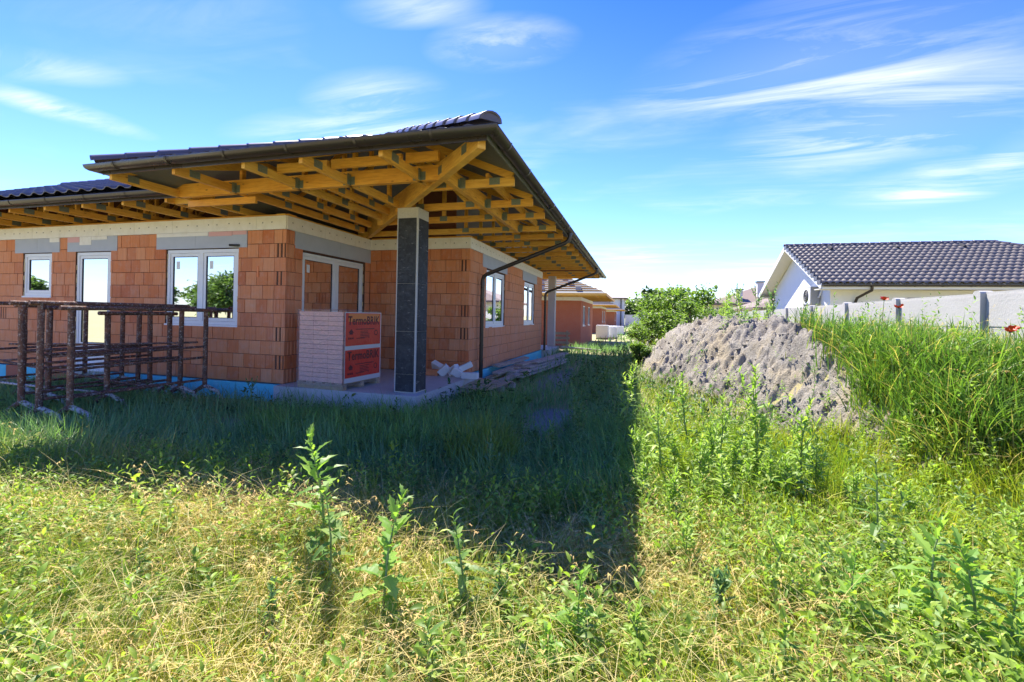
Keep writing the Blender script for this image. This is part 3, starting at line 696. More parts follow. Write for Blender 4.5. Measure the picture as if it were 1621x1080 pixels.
# the wing's front slope is cut where it meets the porch roof, so nothing hangs inside the porch
skin(hipA, -.085, .016, 'underlay', M['membrane']); skin(hipB, -.03, .016, 'underlay', M['membrane'])
def tile_mesh(w=.30, l=.43, name='roof_tile', mat='roof_tile', amp=1.0):
    pr = [(-.5, .012), (-.40, .004), (-.22, 0), (-.06, .010), (.08, .036), (.22, .046), (.36, .036), (.47, .016), (.5, .012)]
    mb = MB(); n = len(pr); vs = []
    for y, lift in ((0, .028), (l, .004)):
        for px_, pz in pr: vs.append((px_*w, y, pz*amp+lift))
    for px_, pz in pr: vs.append((px_*w, .002, pz*amp+.012))
    fs = [(i, i+1, n+i+1, n+i) for i in range(n-1)]+[(2*n+i, 2*n+i+1, i+1, i) for i in range(n-1)]
    mb.add(vs, fs, True); me = mb.mesh(name); me.materials.append(M[mat]); return me
TILE = tile_mesh()
def tile_grid(o, ux, uy, ncol, nrow, keep, w=.30, ex=.345):
    """matrices for tiles on a slope: o eave origin, ux along the eave, uy up the slope"""
    ux, uy = Vector(ux).normalized(), Vector(uy).normalized(); nz = ux.cross(uy); out = []
    for r in range(nrow):
        for c in range(ncol):
            p = Vector(o)+ux*(c+.5)*w+uy*r*ex
            if not keep(p): continue
            Mx = Matrix.Identity(4)
            for i in range(3): Mx[i][0] = ux[i]; Mx[i][1] = uy[i]; Mx[i][2] = nz[i]; Mx[i][3] = p[i]+random.uniform(-.003, .003)
            out.append(Mx)
    return out
def joined(me, mats_, name):
    src = np.array([v.co[:] for v in me.vertices]); q = np.array([p.vertices[:] for p in me.polygons]); n = len(src); V = []; Fc = []
    for i, Mx in enumerate(mats_):
        A = np.array(Mx); V.append(src @ A[:3, :3].T+A[:3, 3]); Fc.append(q+i*n)
    return np_mesh(name, np.concatenate(V), np.concatenate(Fc), me.materials[0], True)
sl_ = 1/math.hypot(1, PIT)
tl = tile_grid((-16.8, EYL-.05, ZE+.0), (1, 0, 0), (0, 1, PIT), 33, 13, lambda p: p.y < YL-.2 and p.x < EX0-.1+max(0, p.y-EYL))
tl += tile_grid((EX0, EY0-.0, ZE-.075), (1, 0, 0), (0, 1, PIT), 19, 9, lambda p: min(p.x-EX0, EX1-p.x)-.2 > p.y-EY0)
tl += tile_grid((EX1+.0, EY0, ZE-.075), (0, 1, 0), (-1, 0, PIT), 56, 9, lambda p: min(p.y-EY0, EY1-p.y)-.2 > EX1-p.x)
link('roof_tile', joined(TILE, tl, 'roof_tile'), None, house, kind='stuff')
def cap_mesh(r0=.125, r1=.105, l=.44):
    n = 9; vs = []
    for y, r in ((0, r0), (.03, r0), (l, r1)):
        for k in range(n): t = math.pi*(k/(n-1)); vs.append((math.cos(t)*r, y, math.sin(t)*r*.8))
    for k in range(n): t = math.pi*(k/(n-1)); vs.append((math.cos(t)*(r0-.02), .001, math.sin(t)*(r0-.02)*.8))
    fs = [(j*n+k, (j+1)*n+k, (j+1)*n+k+1, j*n+k+1)[::-1] for j in range(2) for k in range(n-1)]+[(3*n+k, 3*n+k+1, k+1, k) for k in range(n-1)]
    # closed lower end of a starter tile
    mb = MB(); mb.add(vs, fs, True); me = mb.mesh('ridge_tile'); fixn(me); me.materials.append(M['roof_tile']); return me
CAP = cap_mesh()
def caps(p, d, n, name, parent, step=.37, me=None):
    d = Vector(d).normalized(); s = d.cross(Vector((0, 0, 1))).normalized(); u = s.cross(d)
    for k in range(n):
        q = Vector(p)+d*step*k; Mx = Matrix.Identity(4)
        for i in range(3): Mx[i][0] = s[i]; Mx[i][1] = d[i]; Mx[i][2] = u[i]; Mx[i][3] = q[i]+random.uniform(-.004, .004)
        o = link(name, me or CAP, None, parent); o.matrix_local = Mx
caps((EX1+.02, EY0-.02, ZE-.0), (-1, 1, PIT), 10, 'hip_tile', house)
e = MB(); th = [math.pi*k/10 for k in range(11)]
s_ = Vector((1, 1, 0)).normalized(); cc = Vector((EX1+.022, EY0-.022, ZE-.0))
e.add([cc+s_*math.cos(t)*.122+Vector((0, 0, math.sin(t)*.098)) for t in th], [tuple(range(11))]); e.build('hip_end_cap', M['roof_tile'], house)
caps((EX0-.02, EY0-.02, ZE-.02), (1, 1, PIT), 10, 'hip_tile', house)
caps((-17, YL, ZL+.03), (1, 0, 0), 26, 'ridge_tile', house)
def gutter(path, zc, r=.072, parent=house, mat='gutter_metal', close=(True, True), clip=.62, name='gutter'):
    """half round gutter swept along path (plan points, outside on the right hand of travel)"""
    n = 9; P = [Vector((a, b, 0)) for a, b in path]; ring = []
    for i, p in enumerate(P):
        ds = []
        if i: ds.append((P[i]-P[i-1]).normalized())
        if i < len(P)-1: ds.append((P[i+1]-P[i]).normalized())
        ns = [Vector((d.y, -d.x, 0)) for d in ds]; o = ns[0] if len(ns) == 1 else (ns[0]+ns[1])/(1+ns[0].dot(ns[1]))
        ring.append((p, o))
    def sweep(mb, r, t, seg=None):
        prof = [(math.cos(math.pi+math.pi*k/(n-1))*r, math.sin(math.pi+math.pi*k/(n-1))*r) for k in range(n)]
        prof = [(prof[0][0], .004)]+prof+[(prof[-1][0], .006), (prof[-1][0]-t-.006, .006)]+[(math.cos(-math.pi*k/(n-1))*(r-t), math.sin(-math.pi*k/(n-1))*(r-t)) for k in range(n)]
        m_ = len(prof); vs = [p+o*a+Vector((0, 0, zc+b)) for p, o in (seg or ring) for a, b in prof]
        k_ = len(seg or ring); fs = [(i*m_+j, i*m_+(j+1) % m_, (i+1)*m_+(j+1) % m_, (i+1)*m_+j) for i in range(k_-1) for j in range(m_)]
        mb.add(vs, fs, True)
        if seg is None:
            for idx, fl in ((0, close[0]), (k_-1, close[1])):
                if fl:
                    p, o = ring[idx]; mb.add([p+o*math.cos(math.pi+math.pi*k/8)*r+Vector((0, 0, zc+math.sin(math.pi+math.pi*k/8)*r)) for k in range(9)], [tuple(range(9))])
    mb = MB(); sweep(mb, r, .006); me = mb.mesh(name); fixn(me); g = link(name, me, M[mat], parent)
    for i in range(len(P)-1):
        d = (P[i+1]-P[i]); L = d.length; d.normalize(); o = Vector((d.y, -d.x, 0)); t = clip*.5
        while t < L-.1:
            b = MB(); sweep(b, r+.007, .005, [(P[i]+d*t, o), (P[i]+d*(t+.032), o)]); me = b.mesh('gutter_bracket'); fixn(me); link('gutter_bracket', me, M[mat], g); t += clip
    return g
gutter([(EX0-.03, 5.30), (EX0-.03, EY0-.02), (EX1+.03, EY0-.02), (EX1+.03, EY1+.05)], 3.50, close=(True, True), clip=.9)
gutter([(-19, EYL-.03), (EX0-.08, EYL-.03)], 3.50, clip=.95)
fa = MB(); fa.box((EX0+.05, EY0+.045, 3.40), (EX1-.05, EY0+.062, 3.535)); fa.build('fascia', M['gutter_metal'], house)
MB().box((EX1-.066, EY0+.064, 3.42), (EX1-.050, EY1-.05, 3.54)).build('fascia', M['membrane'], house)
MB().box((-19, EYL+.045, 3.40), (EX0-.0, EYL+.062, 3.535)).build('fascia', M['gutter_metal'], house)
MB().box((EX0+.03, EY0+.05, 3.42), (EX0+.048, EYL+.04, 3.54)).build('fascia', M['gutter_metal'], house)
def downspout(Y, xw, zo=3.44, zw=2.50, zb=.12):
    pts = [(EX1+.03, Y, zo), (EX1+.03, Y, zo-.10), (EX1+.0, Y, zo-.17), (EX1-.07, Y, zo-.215), (xw+.10, Y, zw+.05), (xw+.03, Y, zw), (xw, Y, zw-.08), (xw, Y, zb)]
    mb = MB().tube(pts, .046, 12)
    for z in (1.6, .9): mb.tube([(xw, Y, z), (xw, Y, z+.04)], .052, 12)
    mb.tube([(EX1+.03, Y, zo), (EX1+.03, Y, zo-.05)], .055, 12); mb.tube([(xw, Y, zw-.12), (xw, Y, zw-.2)], .052, 12)
    mb.build('downspout', M['gutter_metal'], house)
downspout(9.70, -3.41); downspout(16.85, -3.36, zb=.3)
# ------------------------------------------------------------------ things round the house
def hz(x, y): return float(H(x, y))
# pallet of wrapped bricks with red labels
pal = thing('brick_pallet', 'shrink-wrapped stack of bricks on a pallet with two red printed labels, beside the black column', 'brick pallet', (-5.57, 6.37, .318), math.radians(-4))
def pal_part(mb, name, mat, parent=None, **k): return mb.build(name, M[mat], parent or pal, **k)
for yb in (.02, .47, .90): pal_part(MB().box((0, yb, .0), (.95, yb+.1, .095)), 'pallet_block_row', 'pallet_wood')
for i in range(5): pal_part(MB().box((.01+.2*i, 0, .097), (.01+.2*i+.13, 1.0, .118)), 'pallet_board', 'pallet_wood')
zz = .12
for r in range(15):
    h = .079
    st = random.uniform(-.006, .006)
    for c in range(3):
        x0 = .02+.305*c
        me = MB().box((x0+.002, .02+st*.5, zz), (x0+.303, .98, zz+h-.006))
        pal_part(me, 'wrapped_brick', 'wrapped_brick')
    zz += h
# loose plastic film round the stack: rippled sheet
def film(p0, p1, z0, z1, off, nx=14, nz=46):
    p0, p1 = Vector(p0), Vector(p1); d = p1-p0; nrm = Vector((d.y, -d.x, 0)).normalized(); vs = []; fs = []
    for j in range(nz+1):
        for i in range(nx+1):
            z = z0+(z1-z0)*j/nz; rip = .008*math.sin(2*math.pi*(z-.12)/.079-1.2)+.012*(float(fbm(i*.45+p0.x*9, z*14, 77))-.47)
            q = p0+d*i/nx+nrm*(off+rip); vs.append((q.x, q.y, z))
    for j in range(nz):
        for i in range(nx): a = j*(nx+1)+i; fs.append((a, a+1, a+nx+2, a+nx+1))
    mb = MB(); mb.add(vs, fs, True); return mb
pal_part(film((.0, .0, 0), (.955, .0, 0), .06, 1.335, .012), 'shrink_film', 'shrink_film')
pal_part(film((.955, .0, 0), (.955, 1.0, 0), .06, 1.335, .006), 'shrink_film', 'shrink_film')
tp = MB(); vs = []; fs = []
for j in range(9):
    for i in range(9): vs.append((-.01+.975*i/8, -.01+1.02*j/8, 1.312+.03*float(fbm(i*.7, j*.7, 3))+(.02 if 2 < i < 6 else 0)))
for j in range(8):
    for i in range(8): a = j*9+i; fs.append((a, a+1, a+10, a+9))
tp.add(vs, fs, True); pal_part(tp, 'shrink_film', 'shrink_film')
# labels on the face that looks along +x
XL = .978
def quad_yz(mb, x, y0, y1, z0, z1, tilt=0.0, th=.002): mb.box((x-th, y0, z0), (x, y1, z1)); return mb
pal_part(quad_yz(MB(), XL, .02, .985, .12, 1.30), 'label_sheet', 'label_white')
def text_mesh(s, size, bold=.0):
    cu = bpy.data.curves.new('lettering', 'FONT'); cu.body = s; cu.size = size; cu.offset = bold; cu.align_x = 'CENTER'; cu.resolution_u = 2
    o = bpy.data.objects.new('lettering', cu); COL.objects.link(o)
    dg = bpy.context.evaluated_depsgraph_get(); me = bpy.data.meshes.new_from_object(o.evaluated_get(dg)); bpy.data.objects.remove(o); bpy.data.curves.remove(cu); return me
TM = text_mesh('TermoBRIK', .205, .004)
def to_yz(me, y, z, x, sx=1.0):
    Mx = Matrix(((0, 0, 1, x), (sx, 0, 0, y), (0, 1, 0, z), (0, 0, 0, 1))); t = me.copy(); t.transform(Mx); return t
for (z0, z1, zt, top) in ((.735, 1.285, 1.09, True), (.20, .665, .495, False)):
    lb = pal_part(quad_yz(MB(), XL+.003, .03, .96, z0, z1), 'red_label', 'label_red')
    if top: quad_yz(MB(), XL+.0045, .10, .93, 1.14, 1.275).build('orange_strip', M['label_orange'], lb)
    link('lettering', to_yz(TM, .50, zt, XL+.006, .84), M['ink'], lb)
    p = MB(); X = XL+.0055
    p.box((X-.001, .28, zt-.085), (X, .78, zt-.072))                 # rule under the name
    p.build('printed_rule', M['ink'], lb)
    p = MB(); p.prism([(X-.001, .10, zt-.135), (X-.001, .23, zt-.135), (X-.001, .165, zt-.075)], (.001, 0, 0)); p.box((X-.001, .125, zt-.165), (X, .205, zt-.137)); p.build('house_symbol', M['ink'], lb)
    p = MB()
    for k in range(5): p.box((X-.001, .40, zt-.12-.026*k), (X, .40+random.uniform(.2, .27), zt-.11-.026*k))
    p.build('printed_lines', M['ink'], lb)
    p = MB(); vs = []
    for k in range(20): t = 2*math.pi*k/20; vs += [(X, .83+.05*math.cos(t), zt-.15+.05*math.sin(t)), (X, .83+.036*math.cos(t), zt-.15+.036*math.sin(t))]
    p.add(vs, [(2*k, (2*k+2) % 40, (2*k+3) % 40, 2*k+1) for k in range(20)]); p.build('round_stamp', M['ink'], lb)
    p = MB()
    for k in range(3): p.box((X-.001, .09+.05*k, zt-.245), (X, .125+.05*k, zt-.215))
    p.box((X-.001, .30, zt-.24), (X, .52, zt-.228)); p.box((X-.001, .62, zt-.235), (X, .64, zt-.21)); p.build('printed_marks', M['ink'], lb)

# scaffold trestles: rusty pipe frames standing side by side
def trestle(name, x, y0, y1, ztop, lean, label, feet=(1, 1), mids=(.95,)):
    t = thing(name, label, 'trestle', (x, y0, hz(x, y0)), 0, 'rusty scaffold trestles in front of the brick wall'); L = y1-y0; zb = .27
    def pt(y, z): return (lean*z+.012*math.sin(y*3+x*7), y, z)
    mt, ms = M['rusty_pipe'], M['splattered_pipe']
    MB().tube([pt(-.12, ztop), pt(L*.5, ztop+random.uniform(-.01, .01)), pt(L+.12, ztop)], .030, 8).build('top_rail', mt, t)
    ys = [0.0, L]
    for yy in ys:
        MB().tube([pt(yy, zb), pt(yy, ztop-.03)], .037, 9).build('post', mt, t)
    for z in mids+(zb+.13,):
        MB().tube([pt(.03, z+random.uniform(-.03, .03)), pt(L-.03, z+random.uniform(-.03, .03))], .021, 6).build('cross_bar', mt, t)
    if feet[0]:
        for i, yy in enumerate(ys):
            for s in (1, -1):
                b = Vector(pt(yy, zb+.04)); e = b+Vector((s*.26, .14 if s > 0 else -.08, 0)); e.z = -.0
                mid = b*.5+e*.5+Vector((s*.05, .02, .05))
                MB().tube([b, mid, e], [.038, .033, .030], 8).build('foot', ms if s > 0 else mt, t)
    return t
TS = [(-7.12, 4.08, 5.98, 1.60, .0, 'dark rusty pipe trestle nearest the window, its top rail the lowest of the row'),
      (-7.36, 3.90, 5.74, 1.66, .01, 'dark brown pipe trestle second from the right end of the row'),
      (-7.68, 4.86, 5.80, 1.53, -.01, 'short reddish trestle with a low top rail, set back in the middle of the row'),
      (-8.06, 4.08, 5.76, 1.66, -.02, 'rusty trestle with white splattered feet in the middle of the row'),
      (-8.50, 4.6, 5.85, 1.60, .01, 'brown trestle standing behind the middle ones, in front of the glazed door'),
      (-9.35, 4.75, 6.15, 1.62, .0, 'rust brown trestle in front of the glazed door, next to last on the left'),
      (-10.25, 4.45, 6.1, 1.64, .0, 'dark trestle at the left end of the row below the small window')]
for a in TS: trestle('scaffold_trestle', *a, mids=(.80, .96) if a[0] > -8.2 else (.9,))
# loose pipes lying through the trestles
for i, (p, q, lb) in enumerate((((-10.9, 4.2, .62), (-7.2, 5.6, 1.02), 'long thin rusty pipe leaning through the trestles'), ((-10.6, 4.0, 1.05), (-7.5, 5.3, .36), 'thin dark pipe slanting down across the trestles'),
      ((-9.9, 3.95, .62), (-8.05, 4.95, .30), 'pale splattered pipe lying low among the trestles'), ((-9.6, 4.7, 1.0), (-7.2, 5.9, 1.05), 'straight rusty pipe laid level on the middle bars of the trestles'))):
    o = MB().tube([p, ((p[0]+q[0])/2, (p[1]+q[1])/2, (p[2]+q[2])/2-.02), q], .017, 7).build('scaffold_pipe', M['splattered_pipe' if i == 2 else 'rusty_pipe']); tag(o, lb, 'pipe', 'loose pipes among the trestles')
# orange cable clip and black tap on the wall are parts of the house
MB().tube([(-7.02, 6.53, 2.80), (-7.18, 6.46, 2.80)], .022, 8).build('pipe_stub', M['rubber'], house)

# white blocks and one brick against the wall
def lump(name, loc, size, rot, mat, label, cat, group):
    w, d, h = size; mb = MB(); b = .008; x, y, z = w/2, d/2, h/2
    mb.box((-x, -y+b, -z+b), (x, y-b, z-b)); me = bpy.data.meshes.new(name); bm = bmesh.new(); bmesh.ops.create_cube(bm, size=1)
    for v in bm.verts: v.co = Vector((v.co.x*w, v.co.y*d, v.co.z*h))
    bmesh.ops.bevel(bm, geom=list(bm.edges), offset=.007, segments=1, affect='EDGES'); bm.to_mesh(me); bm.free()
    o = link(name, me, M[mat]); o.location = loc; o.rotation_euler = rot; return tag(o, label, cat, group)
WG = 'white blocks tipped out at the foot of the porch wall'
for loc, s, rot, lb in (((-4.05, 8.78, .475), (.30, .12, .20), (.5, .35, -.3), 'white block on top of the heap by the porch wall'),
    ((-3.86, 8.66, .43), (.24, .12, .17), (.2, -.75, .2), 'white block standing on its corner in the middle of the heap'),
    ((-3.66, 8.70, .44), (.26, .12, .16), (.0, -.6, -.3), 'white block tilted to the right in the heap'),
    ((-3.55, 8.58, .42), (.22, .12, .16), (.3, .55, .5), 'white block leaning against the tilted one'),
    ((-3.40, 8.72, .53), (.28, .10, .12), (.1, -.45, .25), 'thin white block sloping up at the right of the heap'),
    ((-3.20, 8.45, .385), (.34, .14, .12), (0, 0, .1), 'white block lying flat at the right end of the heap')):
    lump('aerated_block', loc, s, rot, 'white_block', lb, 'block', WG)
lump('loose_brick', (-4.12, 8.62, .385), (.28, .14, .13), (0, .05, .2), 'brick_clay', 'red clay brick lying under the white blocks by the porch wall', 'brick', None)

# weathered planks stacked along the side wall
def plank(p, q, w, h, label, roll=0., mat='old_wood', group='weathered planks stacked along the side wall'):
    p, q = Vector(p), Vector(q); d = q-p; L = d.length; mb = MB(); n = 6; vs = []; fs = []
    for i in range(n+1):
        sag = .02*math.sin(math.pi*i/n); yy = random.uniform(-.003, .003)
        vs += [(L*i/n, -w/2+yy, -h/2-sag), (L*i/n, w/2+yy, -h/2-sag), (L*i/n, w/2+yy, h/2-sag), (L*i/n, -w/2+yy, h/2-sag)]
    for i in range(n):
        a = 4*i; fs += [(a, a+4, a+5, a+1), (a+1, a+5, a+6, a+2), (a+2, a+6, a+7, a+3), (a+3, a+7, a+4, a)]
    fs += [(0, 1, 2, 3), (4*n+3, 4*n+2, 4*n+1, 4*n)]; mb.add(vs, fs); me = mb.mesh('plank'); fixn(me)
    o = link('plank', me, M[mat]); o.location = p; o.rotation_mode = 'QUATERNION'; o.rotation_quaternion = d.to_track_quat('X', 'Z') @ Matrix.Rotation(roll, 4, 'X').to_quaternion()
    return tag(o, label, 'plank', group)
PL = [((-2.95, 10.6, .15), (-2.55, 15.2, .15), 'bottom plank of the stack, dark and half hidden in weeds'), ((-2.72, 10.4, .14), (-2.25, 14.6, .14), 'lowest plank at the outer edge of the stack beside the weeds'),
      ((-2.98, 10.8, .20), (-2.62, 14.9, .20), 'second layer plank next to the wall side'), ((-2.70, 11.0, .20), (-2.30, 15.0, .19), 'second layer plank with a broken grey edge'),
      ((-3.02, 11.2, .25), (-2.55, 15.4, .25), 'third layer plank lying askew'), ((-2.76, 11.4, .25), (-2.42, 15.2, .25), 'third layer plank at the outer side of the stack'),
      ((-2.98, 11.5, .305), (-2.45, 15.6, .31), 'long pale plank on top of the stack'), ((-2.72, 12.2, .31), (-2.38, 15.8, .31), 'top plank that sticks out furthest towards the far houses')]
for p, q, lb in PL: plank(p, q, .23, .045, lb)
for p, q, lb in (((-3.30, 9.95, .14), (-3.22, 11.6, .20), 'short grey board at the near end of the plank stack'), ((-3.16, 10.0, .24), (-3.05, 12.4, .30), 'bluish grey board leaning on the near end of the stack'),
                 ((-3.32, 10.5, .36), (-3.1, 12.9, .38), 'pale board against the wall under the first side window'), ((-2.95, 9.75, .12), (-2.75, 11.5, .17), 'dark narrow board sticking out below the near end of the stack')):
    plank(p, q, .17, .04, lb, random.uniform(-.2, .2))
# slatted pallet lid on the ground by the downspout
sp = wroot('slatted_pallet', 'pale wooden slatted pallet lying flat in the grass by the first downspout', 'pallet', (-3.05, 8.6, .1))
A, B, C_ = Vector((-3.50, 8.15, .17)), Vector((-2.62, 8.0, .15)), Vector((-3.28, 9.25, .21))
ux, uy = (B-A), (C_-A)
for i in range(6): a = A+ux*(.02+.165*i); sp_ = MB().bar(a+Vector((0, 0, .02)), a+uy+Vector((0, 0, .02+random.uniform(-.008, .008))), .115, .022).build('slat', M['pallet_wood'], sp)
for i in range(3): a = A+uy*(.04+.45*i); MB().bar(a-ux*.03, a+ux*1.0, .08, .03).build('crosspiece', M['old_wood'], sp); MB().bar(a-ux*.03-Vector((0, 0, .055)), a+ux*1.0-Vector((0, 0, .055)), .09, .07).build('bearer', M['old_wood'], sp)
# upright pallet leaning at the far column
lp = wroot('leaning_pallet', 'small wooden pallet leaning upright against the grey rear column', 'pallet', (-3.45, 19.4, 0))
for i in range(5): MB().box((-3.50+.012*i, 19.32+.06*i*0, .02+.20*i), (-2.78+.012*i, 19.345, .13+.20*i), Matrix.Translation((0, 0, .0))).build('slat', M['pallet_wood'], lp)
for xx in (-3.45, -2.90): MB().box((xx, 19.35, .0), (xx+.07, 19.42, 1.0)).build('bearer', M['pallet_wood'], lp)
tag(MB().tube([(-3.0, 18.6, .33), (-1.6, 21.6, .04)], .045, 7).build('timber_pole', M['old_wood']), 'round wooden pole lying on the ground beyond the side wall', 'pole')

# ------------------------------------------------------------------ precast concrete fence
fen = wroot('concrete_fence', 'grey precast concrete panel fence running along the right side of the plot', 'fence', (4.55, 7.5, 0))
FXX, SP, y_first = 4.56, 2.02, 1.49
FEN_I = range(-1, 19)
for i in FEN_I:
    y = y_first+SP*i; zt = 2.12-.012*i*(1 if i < 9 else 1); zg = hz(FXX, y)-.1
    mb = MB(); n = 8; prof = [(-.075, -.06), (.075, -.06), (.075, .06), (-.075, .06)]
    top = [(math.cos(math.pi*k/6)*.0, 0) for k in range(2)]
    pr = [(y-.07, zg), (y+.07, zg), (y+.07, zt-.045)]+[(y+.07*math.cos(math.pi*k/6), zt-.04+.04*math.sin(math.pi*k/6)) for k in range(1, 6)]+[(y-.07, zt-.04)]
    mb.prism([(FXX-.085, a, b) for a, b in pr], (.15, 0, 0)); me = mb.mesh('fence_post'); fixn(me); link('fence_post', me, M['fence_concrete'], fen)
    if i < 18:
        zr = zt-.035
        for k in range(4):
            z1 = zr-.5*k; mb = MB(); b_ = .006
            mb.box((FXX-.022, y+.072, z1-.497), (FXX+.03, y+SP-.072, z1)); mb.box((FXX-.03, y+.10, z1-.46), (FXX-.022, y+SP-.10, z1-.04))
            mb.build('fence_panel', M['fence_concrete'], fen)

# ------------------------------------------------------------------ white house behind the fence
wh = wroot('white_house', 'white rendered single-storey house with a grey tiled roof behind the concrete fence', 'house', (10, 23, 0))
VX, RY, RZ, EZ, EYN, EYF = 6.58, 23.2, 5.02, 2.98, 18.9, 27.5
PW_ = (RZ-EZ)/(RY-EYN)
w_ = MB(); gx0, gx1 = 7.15, 17.6
me = MB().prism([(gx0, EYN+.75, -.3), (gx0, EYF-.75, -.3), (gx0, EYF-.75, EZ+.22), (gx0, RY, RZ-.14), (gx0, EYN+.75, EZ+.22)], (gx1-gx0, 0, 0)).mesh('wall'); fixn(me); link('wall', me, M['render_white'], wh)
XE, XRR = 18.6, 14.25
def rpoly(ps, th, name, mat, up=0.):
    me = MB().prism([Vector(p)+Vector((0, 0, up)) for p in ps], (0, 0, -th)).mesh(name); fixn(me); return link(name, me, M[mat], wh)
rpoly([(VX+.02, EYN, EZ), (XE, EYN, EZ), (XRR, RY, RZ), (VX+.02, RY, RZ)], .10, 'roof_deck', 'soffit_cream'); rpoly([(XE, EYF, EZ), (VX+.02, EYF, EZ), (VX+.02, RY, RZ), (XRR, RY, RZ)], .10, 'roof_deck', 'soffit_cream')
rpoly([(XE, EYN, EZ), (XE, EYF, EZ), (XRR, RY, RZ)], .10, 'roof_deck', 'soffit_cream')
rpoly([(XE+.02, EYF+.03, EZ), (VX-.0, EYF+.03, EZ), (VX-.0, RY, RZ), (XRR, RY, RZ)], .03, 'roof_cover', 'roof_tile', .035); rpoly([(XE+.03, EYN, EZ), (XE+.03, EYF, EZ), (XRR, RY, RZ)], .03, 'roof_cover', 'roof_tile', .035)
for ye in (EYN, EYF):
    MB().bar((VX+.0, ye, EZ-.055), (VX+.0, RY, RZ-.055), .03, .20).build('barge_board', M['render_white'], wh)
for a, b in ((EYN+.03, EYN+.75), (EYF-.75, EYF-.03)): MB().box((VX+.03, a, EZ-.16), (gx1+.6, b, EZ-.125)).build('soffit', M['soffit_cream'], wh)
MB().box((VX+.03, EYN-.005, EZ-.16), (XE, EYN+.025, EZ+.0)).build('fascia', M['render_white'], wh)
TW = tile_mesh(.225, .43, 'roof_tile', 'roof_tile_grey', 1.15)
tm = tile_grid((VX-.02, EYN-.04, EZ+.045), (1, 0, 0), (0, 1, PW_), 55, 14, lambda p: p.x < XE-(p.y-EYN)*(XE-XRR)/(RY-EYN)-.1, w=.225)
tm.sort(key=lambda m_: (Vector(m_.translation)-EYE).length)
vis = [m_ for m_ in tm if (proj(m_.translation) or (9999,))[0] < 1640]; inv_ = [m_ for m_ in tm if m_ not in vis]
for m_ in vis[:300]:
    o = link('roof_tile', TW, None, wh); o.matrix_local = m_
link('roof_tile', joined(TW, vis[300:]+inv_, 'roof_tile'), None, wh, kind='stuff')
caps((VX-.03, RY, RZ+.05), (1, 0, 0), 21, 'ridge_tile', wh)
caps((XE, EYN, EZ+.05), (-(XE-XRR), RY-EYN, RZ-EZ), 17, 'hip_tile', wh)
for xx in (8.2, 10.6, 12.9): MB().prism([(xx-.11, RY-.75, RZ-.75*PW_+.09), (xx+.11, RY-.75, RZ-.75*PW_+.09), (xx+.0, RY-.75, RZ-.75*PW_+.20)], (0, .3, .13)).build('roof_vent', M['ac_dark'], wh)
k_ = 0; dl = (RY-EYN)/13
for r in range(13): MB().box((VX-.035, EYN+dl*r, EZ+.045+PW_*dl*r), (VX+.03, EYN+dl*(r+1), EZ+.085+PW_*dl*r+.10)).build('verge_tile', M['roof_tile'], wh)
gutter([(VX+.02, EYN-.07), (XE+.05, EYN-.07)], EZ-.0, parent=wh, clip=.8)
MB().tube([(8.15, EYN-.07, EZ-.05), (8.15, EYN-.05, EZ-.2), (7.95, EYN+.55, EZ-.45), (7.95, EYN+.69, EZ-.6), (7.95, EYN+.69, .1)], .05, 10).build('downspout', M['gutter_metal'], wh)
wf = MB().box((9.6, EYN+.72, 1.2), (11.6, EYN+.745, 2.55)).build('window', M['window_dark'], wh)
for a, b in ((9.6, 9.66), (10.57, 10.63), (11.54, 11.6)): MB().box((a, EYN+.70, 1.2), (b, EYN+.719, 2.55)).build('frame', M['window_dark'], wh and wf)
# outdoor unit on the gable
acx = wroot('air_conditioner', 'grey air conditioner outdoor unit with a round fan on the white gable wall', 'air conditioner', (gx0, 21.0, 2.5))
MB().box((gx0-.36, 20.55, 2.30), (gx0-.04, 21.40, 3.02)).build('casing', M['ac_grey'], acx)
MB().box((gx0-.368, 20.60, 2.34), (gx0-.361, 21.36, 2.98)).build('front_panel', M['render_white'], acx)
f_ = MB().tube([(gx0-.385, 21.03, 2.66), (gx0-.3685, 21.03, 2.66)], .27, 20, smooth=False).build('fan', M['ac_dark'], acx)
for rr in (.09, .16, .23):
    MB().tube([(gx0-.392, 21.03+rr*math.cos(t*math.pi/8), 2.66+rr*math.sin(t*math.pi/8)) for t in range(17)], .006, 5, cap=False).build('guard_ring', M['ac_grey'], f_)
for yy in (20.7, 21.25): MB().box((gx0-.37, yy-.02, 2.24), (gx0-.0, yy+.02, 2.295)).build('bracket', M['ac_grey'], acx)
MB().tube([(gx0-.1, 20.54, 2.6), (gx0-.1, 20.44, 2.58), (gx0-.02, 20.42, 2.9), (gx0+.02, 20.42, 3.0)], .03, 7).build('hose', M['render_white'], acx)

# ------------------------------------------------------------------ houses further back
def quad_roof(x0, x1, y0, y1, ze, pit, over, name, mat, parent, th=.14):
    a, b, c, d = x0-over, x1+over, y0-over, y1+over; h = min(b-a, d-c)/2; zr = ze+pit*h
    if b-a < d-c: r0, r1 = ((a+b)/2, c+h, zr), ((a+b)/2, d-h, zr); ps = [[(a, c, ze), (b, c, ze), r0], [(b, c, ze), (b, d, ze), r1, r0], [(b, d, ze), (a, d, ze), r1], [(a, d, ze), (a, c, ze), r0, r1]]
    else: r0, r1 = (a+h, (c+d)/2, zr), (b-h, (c+d)/2, zr); ps = [[(a, c, ze), (b, c, ze), r1, r0], [(b, c, ze), (b, d, ze), r1], [(b, d, ze), (a, d, ze), r0, r1], [(a, d, ze), (a, c, ze), r0]]
    out = []
    for p in ps:
        me = MB().prism([Vector(q) for q in p], (0, 0, -th)).mesh(name); fixn(me); out.append(link(name, me, M[mat], parent))
    return out, ps
